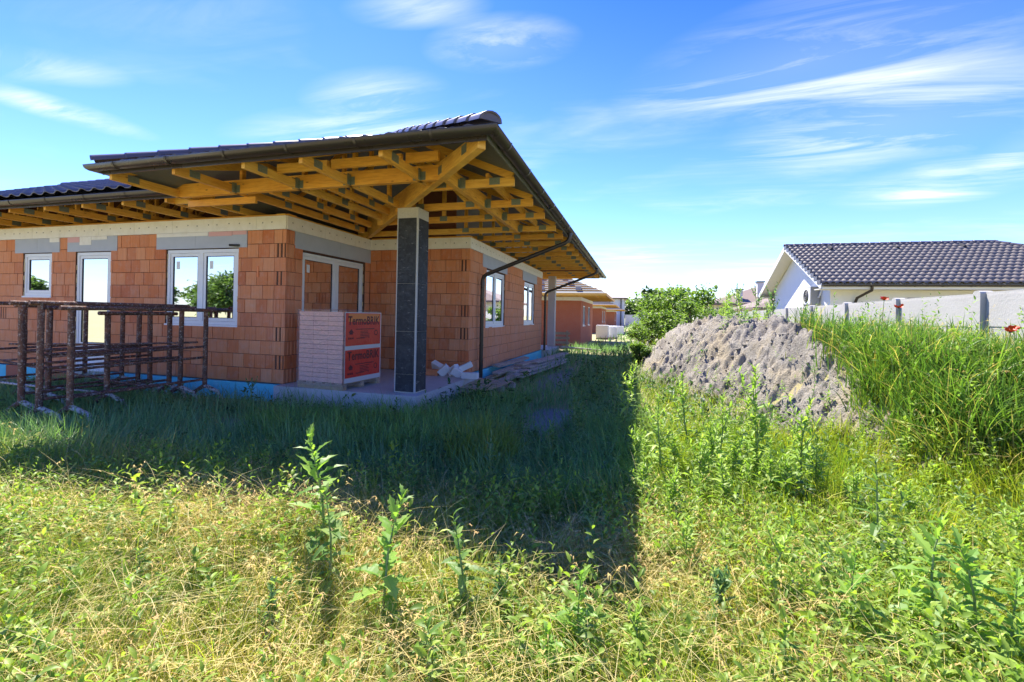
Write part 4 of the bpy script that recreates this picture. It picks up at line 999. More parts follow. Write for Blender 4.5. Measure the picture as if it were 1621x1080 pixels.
def far_brick(y, label, tiles, zb=-.36, x1=-3.52, depth=8.0):
    h = wroot('brick_house', label, 'house', (x1-4, y+4, zb)); z0 = zb; z1 = zb+3.05
    T = wall_frame((x1-9, y, 0), (1, 0, 0), (0, -1, 0)); R = random.Random(int(y))
    wins = [(1.2, 2.7), (4.6, 6.1)]
    mb = MB(); mb.box((x1-9, y, z0), (x1, y+.3, z1)); mb.box((x1-9, y+depth, z0), (x1, y+depth+.3, z1)); mb.box((x1-9, y+.3, z0), (x1-8.7, y+depth, z1))
    c = 0.3; ys = [0.3]
    for a, b in wins:
        mb.box((x1-.3, y+c, z0), (x1, y+a, z1)); mb.box((x1-.3, y+a, z0), (x1, y+b, z0+1.35)); mb.box((x1-.3, y+a, z0+2.75), (x1, y+b, z1)); c = b
    mb.box((x1-.3, y+c, z0), (x1, y+depth, z1)); mb.build('wall', M['brick_far'], h)
    mb = MB(); mb.box((x1-9.01, y-.012, z1+.003), (x1+.012, y+.3, z1+.245)); mb.box((x1-.29, y+.302, z1+.003), (x1+.012, y+depth+.3, z1+.245)); mb.build('insulation_band', M['foam_white'], h)
    for a, b in wins:
        f = MB(); X = x1-.03
        for p, q, r, s in ((a, a+.07, z0+1.35, z0+2.75), (b-.07, b, z0+1.35, z0+2.75), (a+.07, b-.07, z0+2.68, z0+2.75), (a+.07, b-.07, z0+1.35, z0+1.42), ((a+b)/2-.05, (a+b)/2+.05, z0+1.42, z0+2.68)): f.box((X-.07, y+p, r), (X, y+q, s))
        w = f.build('window', M['pvc_white'], h); MB().box((X-.05, y+a+.07, z0+1.42), (X-.03, y+b-.07, z0+2.68)).build('pane', M['glass'], w); MB().box((X+.002, y+a-.03, z0+1.3), (X+.06, y+b+.03, z0+1.345)).build('sill', M['pvc_white'], w)
    ze = z1+.42; sl, ps = quad_roof(x1-9, x1, y, y+depth, ze, .42, 1.75, 'roof', 'membrane' if not tiles else 'roof_tile', h)
    fr, rt = ps[0], ps[1]
    # rafter tails under the eaves
    for k in range(9):
        yy = y-1.6+k*1.2; MB().box((x1-2, yy, z1+.25), (x1+1.6, yy+.06, z1+.38)).build('rafter', TB, h)
    for k in range(9):
        xx = x1+1.0-k*1.1; MB().box((xx, y-1.6, z1+.25), (xx+.06, y+1.5, z1+.38)).build('rafter', TB, h)
    MB().box((x1-10.7, y-1.76, z1+.27), (x1+1.76, y-1.72, z1+.42)).build('fascia', TB, h); MB().box((x1+1.72, y-1.7, z1+.27), (x1+1.76, y+depth+1.7, z1+.42)).build('fascia', TB, h)
    # battens on the membrane, tile stacks waiting on them
    n = Vector((0, -PIT, 1)).normalized()
    for k in range(1, 13):
        d = .36*k; a, b = x1-10.75+d, x1+1.75-d
        MB().box((a, y-1.75+d-.03, ze+.42*d+.01), (b, y-1.75+d+.03, ze+.42*d+.055)).build('batten', TB if not tiles else M['roof_tile'], h)
        if not tiles:
            for j in range(5):
                xx = a+.6+j*(b-a)/5+.3*R.random()
                if k % 3 == 1 and xx < b-.5: MB().box((xx, y-1.75+d, ze+.42*d+.06), (xx+.34, y-1.75+d+.3, ze+.42*d+.30)).build('tile_bundle', M['roof_tile_pale'], h)
        MB().box((x1+1.75-d-.03, y-1.75+d, ze+.42*d+.01), (x1+1.75-d+.03, y+depth+1.75-d, ze+.42*d+.055)).build('batten', TB if not tiles else M['roof_tile'], h)
    return h
far_brick(29.9, 'red brick house with a battened roof still without tiles, next after the plank stack', False)
far_brick(55.5, 'second unfinished red brick house in the row, its dark roof tiled', True, -.36, -4.0)
far_brick(88, 'farthest small red brick house at the end of the row', True, -.36, -3.9)
# wrapped pallets by the far houses
for i, (xx, yy, h, lb) in enumerate(((-2.9, 41.5, 1.15, 'white wrapped pallet nearest to the far brick house'), (-2.2, 43.0, 1.0, 'lower white wrapped pallet in front of the row by the far houses'), (-2.4, 48.0, 1.0, 'white wrapped pallet standing behind the lower one'), (-1.8, 52.0, .9, 'white wrapped pallet furthest along by the weeds'))):
    t = wroot('wrapped_pallet', lb, 'pallet', (xx, yy, -.38)); t['group'] = 'white wrapped pallets by the far houses'
    me = bpy.data.meshes.new('wrapped_stack'); bm = bmesh.new(); bmesh.ops.create_cube(bm, size=1)
    for v in bm.verts: v.co = Vector((xx+v.co.x*1.1, yy+v.co.y*1.1, -.26+h/2+v.co.z*h))
    bmesh.ops.bevel(bm, geom=list(bm.edges), offset=.05, segments=2, affect='EDGES'); bm.to_mesh(me); bm.free(); link('wrapped_stack', me, M['white_block'], t)
    for b in (-.45, 0, .45): MB().box((xx-.55, yy+b-.06, -.40), (xx+.55, yy+b+.06, -.262)).build('bearer', M['pallet_wood'], t)
# white two-storey house at the end
w2h = wroot('two_storey_house', 'white two-storey house with a pale hipped roof at the far end of the row', 'house', (-10, 108, -.4))
MB().box((-17, 103, -.4), (-2.6, 114, 5.9)).build('wall', M['render_white'], w2h)
quad_roof(-17, -2.6, 103, 114, 6.0, .42, .9, 'roof', 'roof_tile_pale', w2h, .2)
MB().tube([(-3.2, 102.85, 5.9), (-3.2, 102.85, -.3)], .12, 8).build('downspout', M['gutter_metal'], w2h); gutter([(-17.9, 102.05), (-1.7, 102.05)], 6.0, .16, parent=w2h, clip=4)
for xx in (-13, -8): w = MB().box((xx, 102.94, 1), (xx+1.6, 102.995, 2.6)).build('window', M['window_dark'], w2h); MB().box((xx-.1, 102.9, .9), (xx+1.7, 102.94, .99)).build('sill', M['pvc_white'], w)
wl = wroot('boundary_wall', 'low white boundary wall beside the far two-storey house', 'wall', (1.5, 100, -.4)); MB().box((-2.2, 100, -.4), (4.4, 100.25, 2.2)).build('wall_body', M['render_white'], wl); MB().box((-2.25, 99.95, 2.203), (4.45, 100.3, 2.3)).build('coping', M['fence_concrete'], wl)
# neighbours with brown roofs beyond the fence
nb = wroot('brown_roof_house', 'house with a large brown hipped roof and two chimneys beyond the fence', 'house', (10, 52, 0))
MB().box((7.6, 47, -.4), (17.5, 58, 3.3)).build('wall', M['soffit_cream'], nb); rs_, _ = quad_roof(7.6, 17.5, 47, 58, 3.2, .36, .8, 'roof', 'roof_tile_brown', nb, .2)
for cx, cy, top in ((9.6, 47.5, 4.5), (11.6, 48.2, 5.3)): ch = MB().box((cx-.28, cy-.28, 2.8), (cx+.28, cy+.28, top)).build('chimney', M['soffit_cream'], rs_[0]); MB().box((cx-.36, cy-.36, top+.003), (cx+.36, cy+.36, top+.1)).build('chimney_cap', M['gutter_metal'], nb)
n2 = wroot('brown_roof_house', 'lower house with a brown roof between the big brown roof and the white gable', 'house', (10, 38, 0))
MB().box((8.6, 35.5, -.4), (16, 44, 2.6)).build('wall', M['soffit_cream'], n2); quad_roof(8.6, 16, 35.5, 44, 2.55, .36, .6, 'roof', 'roof_tile_brown', n2, .18); MB().box((10, 35.44, .8), (11.4, 35.49, 2.0)).build('window', M['window_dark'], n2)
n3 = wroot('dark_roof_house', 'house of which only the dark hipped roof rises behind the white house', 'house', (26, 36, 0))
MB().box((21, 31.5, -.4), (33, 42, 3.6)).build('wall', M['render_white'], n3); quad_roof(21, 33, 31.5, 42, 3.6, .38, .7, 'roof', 'roof_tile_brown', n3, .18); MB().box((23, 31.44, .9), (24.4, 31.49, 2.2)).build('window', M['window_dark'], n3)
# ------------------------------------------------------------------ vegetation
def C3(*c): return np.array(c, float)
def blades(P, h, w, az, lean, droop, cb, ct, segs=3, flip=None):
    """grass blades as tapering bent strips; arrays of length N. returns verts, faces(list), tint"""
    N = len(P); d = np.stack([np.cos(az), np.sin(az), np.zeros(N)], 1); sa = az+np.pi/2+rng.normal(0, .7, N); s = np.stack([np.cos(sa), np.sin(sa), np.zeros(N)], 1)
    V = np.zeros((N, 2*segs+1, 3)); T = np.zeros((N, 2*segs+1, 3))
    for k in range(segs+1):
        t = k/segs
        c = P+d*(h*lean*(t**1.5))[:, None]+np.array([0, 0, 1.])*(h*(t-droop*t**2.4)*np.sqrt(np.clip(1-.55*lean**2, .15, 1)))[:, None]
        col = cb*(1-t)+ct*t
        if k < segs:
            wk = (w*(1-.55*t**1.3)*.5)[:, None]*s; V[:, 2*k] = c-wk; V[:, 2*k+1] = c+wk; T[:, 2*k] = col; T[:, 2*k+1] = col
        else: V[:, 2*k] = c; T[:, 2*k] = col
    n = 2*segs+1; b = np.arange(N)[:, None]*n
    q = np.concatenate([b+np.array([2*k, 2*k+1, 2*k+3, 2*k+2]) for k in range(segs-1)]); tr = b+np.array([2*segs-2, 2*segs-1, 2*segs])
    return V.reshape(-1, 3), q, tr, T.reshape(-1, 3)
def join_np(name, items, mat, kind='stuff'):
    V, Q, T3, C, o = [], [], [], [], 0
    for v, q, t, c in items: V.append(v); Q.append(q+o); T3.append(t+o); C.append(c); o += len(v)
    me = np_mesh(name, np.concatenate(V), [np.concatenate(Q).reshape(-1, 4), np.concatenate(T3).reshape(-1, 3)], mat, False, np.clip(np.concatenate(C), .005, .9))
    return link(name, me, None, kind=kind)
def scatter(n, y0, y1, dens=None, x0=None, x1=None, pw=1.0):
    """points in the part of the plot the photo sees (and a margin); density falls with distance by pw"""
    u = rng.random(n*3); y = y0*(y1/y0)**u if pw >= 2 else y0+(y1-y0)*u**(1.0/(2-pw) if pw < 2 else 1)
    xa = np.maximum(-2.2*y-.5, -11 if x0 is None else x0); xb = .72*y+.6
    if x0 is not None: xa = np.full_like(y, x0)
    if x1 is not None: xb = np.minimum(xb, x1) if x0 is None else np.full_like(y, x1)
    x = xa+(xb-xa)*rng.random(len(y))
    keep = np.ones(len(y), bool)
    if dens is not None: keep = rng.random(len(y)) < dens(x, y)
    x, y = x[keep][:n], y[keep][:n]
    return x, y
def off_limits(x, y):
    slab = ((x > -16.2) & (x < -3.2) & (y > 6.28)) | ((x > -3.6) & (x < -3.3) & (y > 9))
    bare = np.exp(-((x+5.0)/1.25)**4-((y-4.95)/.38)**4)*.92+np.exp(-((x+1.25)/.4)**4-((y-6.6)/1.2)**4)*.93+np.exp(-((x+1.9)/.5)**4-((y-11.5)/2.8)**4)*.85
    bare = bare+.78*((x > -9.5) & (x < -3.3) & (y > 5.55) & (y < 6.35))+.6*np.exp(-((x+7.2)/.75)**4-((y-4.25)/.5)**4)
    planks = ((x > -3.5) & (x < -2.35) & (y > 8.0) & (y < 9.3)) | ((x > -3.3) & (x < -2.5) & (y > 9.7) & (y < 15.6))
    soil = sstep(.12, .30, mound_h(x, y))*(1-bankmask(x, y))
    return np.clip(1-bare, 0, 1)*(~slab)*(1-.9*planks)*(1-soil*.985)
def bankmask(x, y):    # overgrown right end of the mound
    b = sstep(2.55, 2.95, x+.10*(fbm(x*2, y*2, 44)-.5)*4-.06*(y-6.5))*(1-sstep(9.8, 11.2, y))*sstep(4.6, 5.4, y)
    back = sstep(14.2, 15.8, y-.3*(x-1))
    return np.maximum(b, back)
G_FRESH, G_YEL, G_DARK, STRAW, TAN, RUST, BLUEG = C3(.18, .29, .03), C3(.42, .44, .05), C3(.155, .285, .085), C3(.58, .45, .16), C3(.50, .33, .14), C3(.42, .20, .055), C3(.19, .31, .15)
def mixc(a, b, t): return a*(1-t[:, None])+b*t[:, None]
def dryness(x, y):
    d = fbm(x*1.1+3, y*1.6, 61, 3)*1.25-.15
    d = d+.55*np.exp(-((x+2.0)/.75)**2-((y-2.35)/.42)**2)+.35*np.exp(-((x+.3)/.6)**2-((y-2.7)/.5)**2)+.25*np.exp(-((x-.9)/.5)**2-((y-2.9)/.5)**2)+.25*np.exp(-((x+1.6)/1.0)**2-((y-3.6)/.5)**2)
    d = d*(1-.75*sstep(3.5, 4.4, y-.1*x))*(1-.45*sstep(.2, 1.2, x))
    return np.clip(d, 0, 1)
dens0 = lambda x, y: off_limits(x, y)*(.55+.6*fbm(x*2.2, y*2.2, 71, 3))
def grass_patch(n, y0, y1, hmin, hmax, wmin, wmax, segs, pw, lean=(.15, .9), dens=dens0, tone=None, az_bias=None):
    x, y = scatter(n, y0, y1, dens, pw=pw); N = len(x); z = H(x, y)-.015
    D = dryness(x, y)+rng.normal(0, .22, N)
    r1 = fbm(x*1.8, y*1.8, 81, 3)+rng.normal(0, .13, N)
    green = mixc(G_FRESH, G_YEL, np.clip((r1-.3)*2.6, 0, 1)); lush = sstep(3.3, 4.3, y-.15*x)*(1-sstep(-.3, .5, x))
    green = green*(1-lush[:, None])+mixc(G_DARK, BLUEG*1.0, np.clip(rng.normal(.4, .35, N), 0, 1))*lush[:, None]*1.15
    dry = mixc(STRAW, TAN, np.clip(rng.normal(.35, .4, N), 0, 1)); rs = (rng.random(N) < .24*(D > .45)); dry[rs] = RUST
    k = np.clip((D-.46)*3.2, 0, 1); ct = green*(1-k[:, None])+dry*k[:, None]; cb = green*(1-.6*k[:, None])+dry*.6*k[:, None]
    v = rng.normal(1, .17, N)[:, None]; ct = ct*v; cb = cb*v
    hh = hmin+(hmax-hmin)*rng.random(N)**1.4; clump = .6+.85*fbm(x*2.6, y*2.6, 91, 3); hh = hh*clump*(1+.25*lush)
    az = rng.random(N)*2*np.pi
    if az_bias is not None: az = np.where(rng.random(N) < .6, fbm(x*.9, y*.9, 15, 2)*9+rng.normal(0, .5, N), az)
    ln = lean[0]+(lean[1]-lean[0])*rng.random(N)**1.2
    return blades(np.stack([x, y, z], 1), hh, wmin+(wmax-wmin)*rng.random(N), az, ln, .1+.55*rng.random(N)*ln, cb, ct, segs)
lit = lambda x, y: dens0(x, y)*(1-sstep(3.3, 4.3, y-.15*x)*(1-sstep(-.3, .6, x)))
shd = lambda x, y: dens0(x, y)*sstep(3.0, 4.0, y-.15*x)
join_np('meadow_grass', [grass_patch(88000, .85, 3.6, .10, .42, .0022, .0055, 3, 1.0, (.2, 1.15), lit, az_bias=1), grass_patch(30000, 2.8, 6.5, .12, .45, .004, .008, 3, 1.0, (.2, 1.0), lit, az_bias=1)], M['grass_blade'])
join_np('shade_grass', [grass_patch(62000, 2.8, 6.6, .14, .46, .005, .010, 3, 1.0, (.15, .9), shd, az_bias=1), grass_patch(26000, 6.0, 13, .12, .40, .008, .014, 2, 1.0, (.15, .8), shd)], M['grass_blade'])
join_np('far_grass', [grass_patch(16000, 12, 30, .15, .5, .014, .03, 2, 1.0, (.1, .7)), grass_patch(7000, 28, 95, .2, .6, .05, .10, 2, 1.0, (.1, .7))], M['grass_blade'])
# taller clumps in front of the slab and among the trestles
def tall(n, cx, cy, rx, ry, h0, h1, w, c0, c1, lean=.45, dens=None, segs=4):
    a = rng.random(n)*2*np.pi; r = np.sqrt(rng.random(n)); x = cx+rx*r*np.cos(a); y = cy+ry*r*np.sin(a)
    k = rng.random(n) < (np.ones(n) if dens is None else dens(x, y)); x, y = x[k], y[k]; N = len(x); z = H(x, y)-.02
    t = np.clip(rng.normal(.5, .35, N), 0, 1); c = mixc(c0, c1, t)*rng.normal(1, .14, N)[:, None]
    hh = (h0+(h1-h0)*rng.random(N))*(.65+.7*fbm(x*2.4, y*2.4, 33, 3))
    return blades(np.stack([x, y, z], 1), hh, w*(.6+.8*rng.random(N)), rng.random(N)*6.28, lean*rng.random(N)*1.6, .15+.45*rng.random(N), c*.95, mixc(c, c*1.15, np.ones(N)), segs)
outside = lambda x, y: ((y < 6.3) | (x > -3.25)).astype(float)
GA, GB = C3(.15, .285, .07), C3(.22, .36, .09)
join_np('tall_grass', [tall(5000, -3.4, 4.85, 1.5, .78, .35, .68, .009, GA, GB, .4, outside), tall(1500, -1.55, 4.55, .38, .55, .4, .75, .009, C3(.16, .24, .04), C3(.24, .30, .06), .5), tall(700, -8.9, 4.4, 1.8, .7, .2, .42, .010, GA, GB, .5), tall(160, -5.4, 6.15, 1.4, .2, .12, .26, .009, GA, GB, .5, outside),
    tall(1300, -5.6, 3.7, 1.7, .45, .2, .42, .009, GA, GB, .6), tall(700, -2.3, 7.6, .5, .7, .25, .5, .009, GA, GB, .5)], M['grass_blade'])
bk = lambda x, y: bankmask(x, y)
rb = rng.random
join_np('bank_grass', [tall(2600, 3.6, 7.2, 1.3, 2.6, .5, 1.0, .010, C3(.34, .36, .10), STRAW, .6, bk, 4), tall(13500, 3.7, 7.8, 1.35, 3.0, .50, .92, .012, C3(.075, .17, .028), C3(.15, .27, .045), .38, bk, 4), tall(3800, 3.3, 6.1, 1.0, 1.0, .5, .98, .012, C3(.10, .20, .03), C3(.19, .30, .05), .45, bk, 4), tall(900, 3.5, 5.3, 1.2, .7, .2, .5, .009, STRAW*.8, G_YEL, .9)], M['grass_blade'])
# flattened and seeding stalks
def stalks(n, y0, y1, dens, h0, h1):
    x, y = scatter(n, y0, y1, dens, pw=1.0); N = len(x); z = H(x, y); h = h0+(h1-h0)*rng.random(N); az = rng.random(N)*6.28; lean = .25+.8*rng.random(N); dr = .2+.4*rng.random(N)
    c = mixc(STRAW, TAN, np.clip(rng.normal(.4, .4, N), 0, 1)); P = np.stack([x, y, z], 1)
    A = blades(P, h, np.full(N, .0028), az, lean, dr, mixc(c, G_YEL, np.full(N, .4)), c, 4)
    rep = 9; t = .62+.38*rng.random(N*rep); i = np.repeat(np.arange(N), rep)
    d = np.stack([np.cos(az), np.sin(az), np.zeros(N)], 1)[i]; hi = h[i]
    Q = P[i]+d*(hi*lean[i]*t**1.5)[:, None]+np.array([0, 0, 1.])*(hi*(t-dr[i]*t**2.4)*np.sqrt(np.clip(1-.55*lean[i]**2, .15, 1)))[:, None]
    B = blades(Q, .022+.03*rng.random(N*rep), .0045+.003*rng.random(N*rep), az[i]+rng.normal(0, 1.0, N*rep), np.full(N*rep, .9), np.full(N*rep, 1.35), c[i], c[i]*1.12, 2)
    return [A, B]
sdens = lambda x, y: dens0(x, y)*np.clip((dryness(x, y)-.28)*2.2, .03, 1)
x_, y_ = scatter(11000, 1.0, 4.2, lambda x, y: lit(x, y)*np.clip(.25+dryness(x, y), 0, 1), pw=1.0); n_ = len(x_)
thatch = blades(np.stack([x_, y_, H(x_, y_)+.02+.14*rng.random(n_)], 1), .16+.3*rng.random(n_), .0018+.0022*rng.random(n_), rng.random(n_)*6.28, .7+1.0*rng.random(n_), .1+.5*rng.random(n_), mixc(G_YEL, STRAW, rng.random(n_)), mixc(STRAW, C3(.70, .60, .36), rng.random(n_)), 3)
join_np('dry_grass', [thatch]+stalks(1700, 1.2, 4.2, sdens, .28, .62)+stalks(500, 3.5, 7, sdens, .3, .6), M['dry_blade'])
# broad low leaves between the grass
def leaf_cards(P, L, Wd, az, pitch, col, curl=.25):
    N = len(P); d = np.stack([np.cos(az)*np.cos(pitch), np.sin(az)*np.cos(pitch), np.sin(pitch)], 1); s = np.stack([-np.sin(az), np.cos(az), np.zeros(N)], 1); up = np.cross(d, s)*-1; up = np.cross(s, d)*-1
    roll = rng.normal(0, .5, N)[:, None]; s2 = s*np.cos(roll)+np.cross(d, s)*np.sin(roll); nrm = np.cross(d, s2)
    L = L[:, None]; Wd = Wd[:, None]; V = np.zeros((N, 8, 3))
    V[:, 0] = P; V[:, 1] = P+d*L*.35-s2*Wd*.5+nrm*Wd*.22; V[:, 2] = P+d*L*.38; V[:, 3] = P+d*L*.35+s2*Wd*.5+nrm*Wd*.22
    V[:, 4] = P+d*L*.72-s2*Wd*.36+nrm*Wd*.1-nrm*L*curl*.3; V[:, 5] = P+d*L*.75-nrm*L*curl*.36; V[:, 6] = P+d*L*.72+s2*Wd*.36+nrm*Wd*.1-nrm*L*curl*.3; V[:, 7] = P+d*L*.98-nrm*L*curl
    b = np.arange(N)[:, None]*8; q = np.concatenate([b+np.array(a) for a in ([1, 2, 5, 4], [2, 3, 6, 5])]); t = np.concatenate([b+np.array(a) for a in ([0, 2, 1], [0, 3, 2], [4, 5, 7], [5, 6, 7])])
    return V.reshape(-1, 3), q, t, np.repeat(col, 8, 0)
def low_leaves(n, y0, y1, dens, L0, L1, h1, c0, c1, pw=1.0):
    x, y = scatter(n//9, y0, y1, dens, pw=pw); N = len(x); i = np.repeat(np.arange(N), 9); hh = (.05+h1*rng.random(N))[i]*rng.random(N*9)**.6
    P = np.stack([x[i]+rng.normal(0, .028, N*9), y[i]+rng.normal(0, .028, N*9), H(x[i], y[i])+hh], 1)
    c = mixc(c0, c1, np.clip(rng.normal(.5, .3, N), 0, 1))[i]*rng.normal(1, .15, N*9)[:, None]; L = L0+(L1-L0)*rng.random(N*9)
    return leaf_cards(P, L, L*(.28+.25*rng.random(N*9)), rng.random(N*9)*6.28, rng.normal(.35, .45, N*9), c)
ldens = lambda x, y: off_limits(x, y)*np.clip((fbm(x*1.5, y*1.5, 101, 3)-.33)*3.2, .06, 1)*(1-.7*np.clip(dryness(x, y), 0, 1))
def sprigs(n, y0, y1, dens, h0, h1, L, c0, c1, k=13):
    x, y = scatter(n, y0, y1, dens, pw=1.0); N = len(x); i = np.repeat(np.arange(N), k); t = np.tile(np.linspace(.15, 1, k), N); h = (h0+(h1-h0)*rng.random(N)**1.5)[i]; la = (rng.random(N)*6.28)[i]; ll = (rng.random(N)*.5)[i]*h*t**1.5
    P = np.stack([x[i]+np.cos(la)*ll, y[i]+np.sin(la)*ll, H(x, y)[i]+h*t], 1); az = np.tile(np.arange(k)*2.4, N)+la+rng.normal(0, .4, N*k)
    c = mixc(c0, c1, np.clip(rng.normal(.5, .35, N), 0, 1))[i]*rng.normal(1, .13, N*k)[:, None]; Ln = L*(.6+.8*rng.random(N))[i]*(1.1-.6*t)*rng.uniform(.7, 1.3, N*k)
    return leaf_cards(P, Ln, Ln*(.2+.25*rng.random(N))[i], az, .15+.8*t**2+rng.normal(0, .25, N*k), c)
rdens = lambda x, y: lit(x, y)*np.clip((fbm(x*1.3, y*1.3, 131, 3)-.40)*4.5+.5*sstep(.1, .9, x)-.4*np.clip(dryness(x, y)-.4, 0, 1), .12, 1)
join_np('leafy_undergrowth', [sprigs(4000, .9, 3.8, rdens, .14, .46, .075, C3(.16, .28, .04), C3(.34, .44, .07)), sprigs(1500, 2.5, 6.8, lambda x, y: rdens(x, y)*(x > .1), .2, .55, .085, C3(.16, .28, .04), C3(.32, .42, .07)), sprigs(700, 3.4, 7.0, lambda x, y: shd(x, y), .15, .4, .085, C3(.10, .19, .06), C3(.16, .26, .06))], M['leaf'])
bkd = lambda x, y: bankmask(x, y)*(x < 4.45)
join_np('bank_weeds', [sprigs(420, 4.9, 10.5, bkd, .35, .95, .10, C3(.13, .25, .05), C3(.28, .40, .09), 18), sprigs(330, 5.4, 11, lambda x, y: (mound_h(x, y) > .05)*(mound_h(x, y) < .5)*(bankmask(x, y) < .5)*1.0, .2, .6, .09, C3(.16, .28, .05), C3(.34, .46, .09), 15), sprigs(60, 6, 12, lambda x, y: (mound_h(x, y) > .5)*(bankmask(x, y) < .5)*1.0, .08, .22, .06, C3(.16, .28, .05), C3(.34, .46, .09), 9), sprigs(160, 9.6, 13.5, lambda x, y: (mound_h(x, y) > 1.0)*1.0, .25, .6, .09, C3(.14, .26, .05), C3(.30, .42, .08), 16)]+stalks(420, 5.2, 10, bkd, .8, 1.25), M['leaf'])
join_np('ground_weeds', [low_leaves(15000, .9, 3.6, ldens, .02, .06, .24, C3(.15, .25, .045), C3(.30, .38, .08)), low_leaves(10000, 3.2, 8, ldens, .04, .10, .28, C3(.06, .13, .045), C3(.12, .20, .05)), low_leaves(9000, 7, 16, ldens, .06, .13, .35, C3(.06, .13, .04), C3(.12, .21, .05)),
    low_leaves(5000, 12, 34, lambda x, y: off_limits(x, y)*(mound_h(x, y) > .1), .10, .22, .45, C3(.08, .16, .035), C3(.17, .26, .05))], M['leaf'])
# crumbled soil on the mound
def clods(n):
    x = rng.uniform(-.6, 3.4, n*4); y = rng.uniform(5.4, 14, n*4); mh = mound_h(x, y); k = (mh > .06)*(bankmask(x, y) < .6)*(rng.random(n*4) < np.clip(1.15-mh*.55, .25, 1)); x, y = x[k][:n], y[k][:n]; N = len(x)
    t = (1+5**.5)/2; I = np.array([(-1, t, 0), (1, t, 0), (-1, -t, 0), (1, -t, 0), (0, -1, t), (0, 1, t), (0, -1, -t), (0, 1, -t), (t, 0, -1), (t, 0, 1), (-t, 0, -1), (-t, 0, 1)])/1.9
    F = np.array([(0, 11, 5), (0, 5, 1), (0, 1, 7), (0, 7, 10), (0, 10, 11), (1, 5, 9), (5, 11, 4), (11, 10, 2), (10, 7, 6), (7, 1, 8), (3, 9, 4), (3, 4, 2), (3, 2, 6), (3, 6, 8), (3, 8, 9), (4, 9, 5), (2, 4, 11), (6, 2, 10), (8, 6, 7), (9, 8, 1)])
    sz = .006+.030*rng.random(N)**4.5; V = I[None]*(1+rng.normal(0, .22, (N, 12, 1)))*sz[:, None, None]*np.array([1.1, 1, .75])+np.stack([x, y, mound_z(x, y)+sz*.25], 1)[:, None]
    return np_mesh('soil_clods', V.reshape(-1, 3), (np.arange(N)[:, None, None]*12+F).reshape(-1, 3), M['mound_soil'], True)
link('soil_clods', clods(1300), None, kind='stuff')

# ---- single weeds
def leaf_mesh(L, Wd, jag, name='leaf', curl=.3, col=(.13, .23, .05)):
    n = 7; vs = []; fs = []
    for k in range(n+1):
        t = k/n; w = Wd*.5*math.sin(math.pi*min(1, t**.75*.96+.04))**.8*(1+(jag if k % 2 else -jag)); zc = -curl*L*t*t+.12*L*t
        if k == n: w = .0008
        vs += [(-w, L*t, zc+w*.35), (0, L*t+(.0), zc), (w, L*t, zc+w*.35)]
    for k in range(n): a = 3*k; fs += [(a, a+1, a+4, a+3), (a+1, a+2, a+5, a+4)]
    me = bpy.data.meshes.new(name); me.from_pydata(vs, [], fs); a = me.color_attributes.new('tint', 'FLOAT_COLOR', 'POINT')
    a.data.foreach_set('color', np.tile(np.array([*col, 1], np.float32), len(vs))); me.materials.append(M['leaf']); return me
LEAVES = {'thistle': [leaf_mesh(.19, .060, .38, curl=c, col=q) for c, q in ((.25, (.23, .39, .07)), (.45, (.18, .33, .06)), (.1, (.30, .46, .09)))],
          'mint': [leaf_mesh(.15, .048, .10, curl=c, col=q) for c, q in ((.2, (.16, .28, .07)), (.35, (.26, .36, .10)), (.5, (.13, .24, .055)))],
          'willow': [leaf_mesh(.15, .036, .12, curl=c, col=q) for c, q in ((.2, (.30, .44, .08)), (.4, (.38, .49, .11)), (.1, (.23, .37, .06)))],
          'goose': [leaf_mesh(.11, .050, .2, curl=c, col=q) for c, q in ((.2, (.14, .25, .09)), (.4, (.19, .30, .12)), (.1, (.12, .22, .07)))]}
def leaf_spots(h, n, seed, crown=.5):
    R = random.Random(seed); out = []
    for i in range(n):
        t = .06+.94*(i/(n-1))**.8; sc = (1.15-.75*t)*R.uniform(.5, 1.35); az = i*2.4+R.uniform(-.8, .8); pit = -.15+1.2*t**2+R.uniform(-.4, .4)
        if R.random() < .14 and t < .7: continue
        if t > .86: sc = R.uniform(.28, .5); pit = R.uniform(.6, 1.3)
        out.append((t*h, az, pit, sc))
    return out
def stem_mesh(h, r, seed):
    R = random.Random(seed); a = R.uniform(0, 6); q = R.uniform(.02, .22); return [(q*h*abs(t)**1.6*math.cos(a)+.03*h*math.sin(t*5+a), q*h*abs(t)**1.6*math.sin(a), h*t) for t in (-.03, .2, .4, .6, .8, 1.0)], [r, r, r*.85, r*.7, r*.5, r*.3]
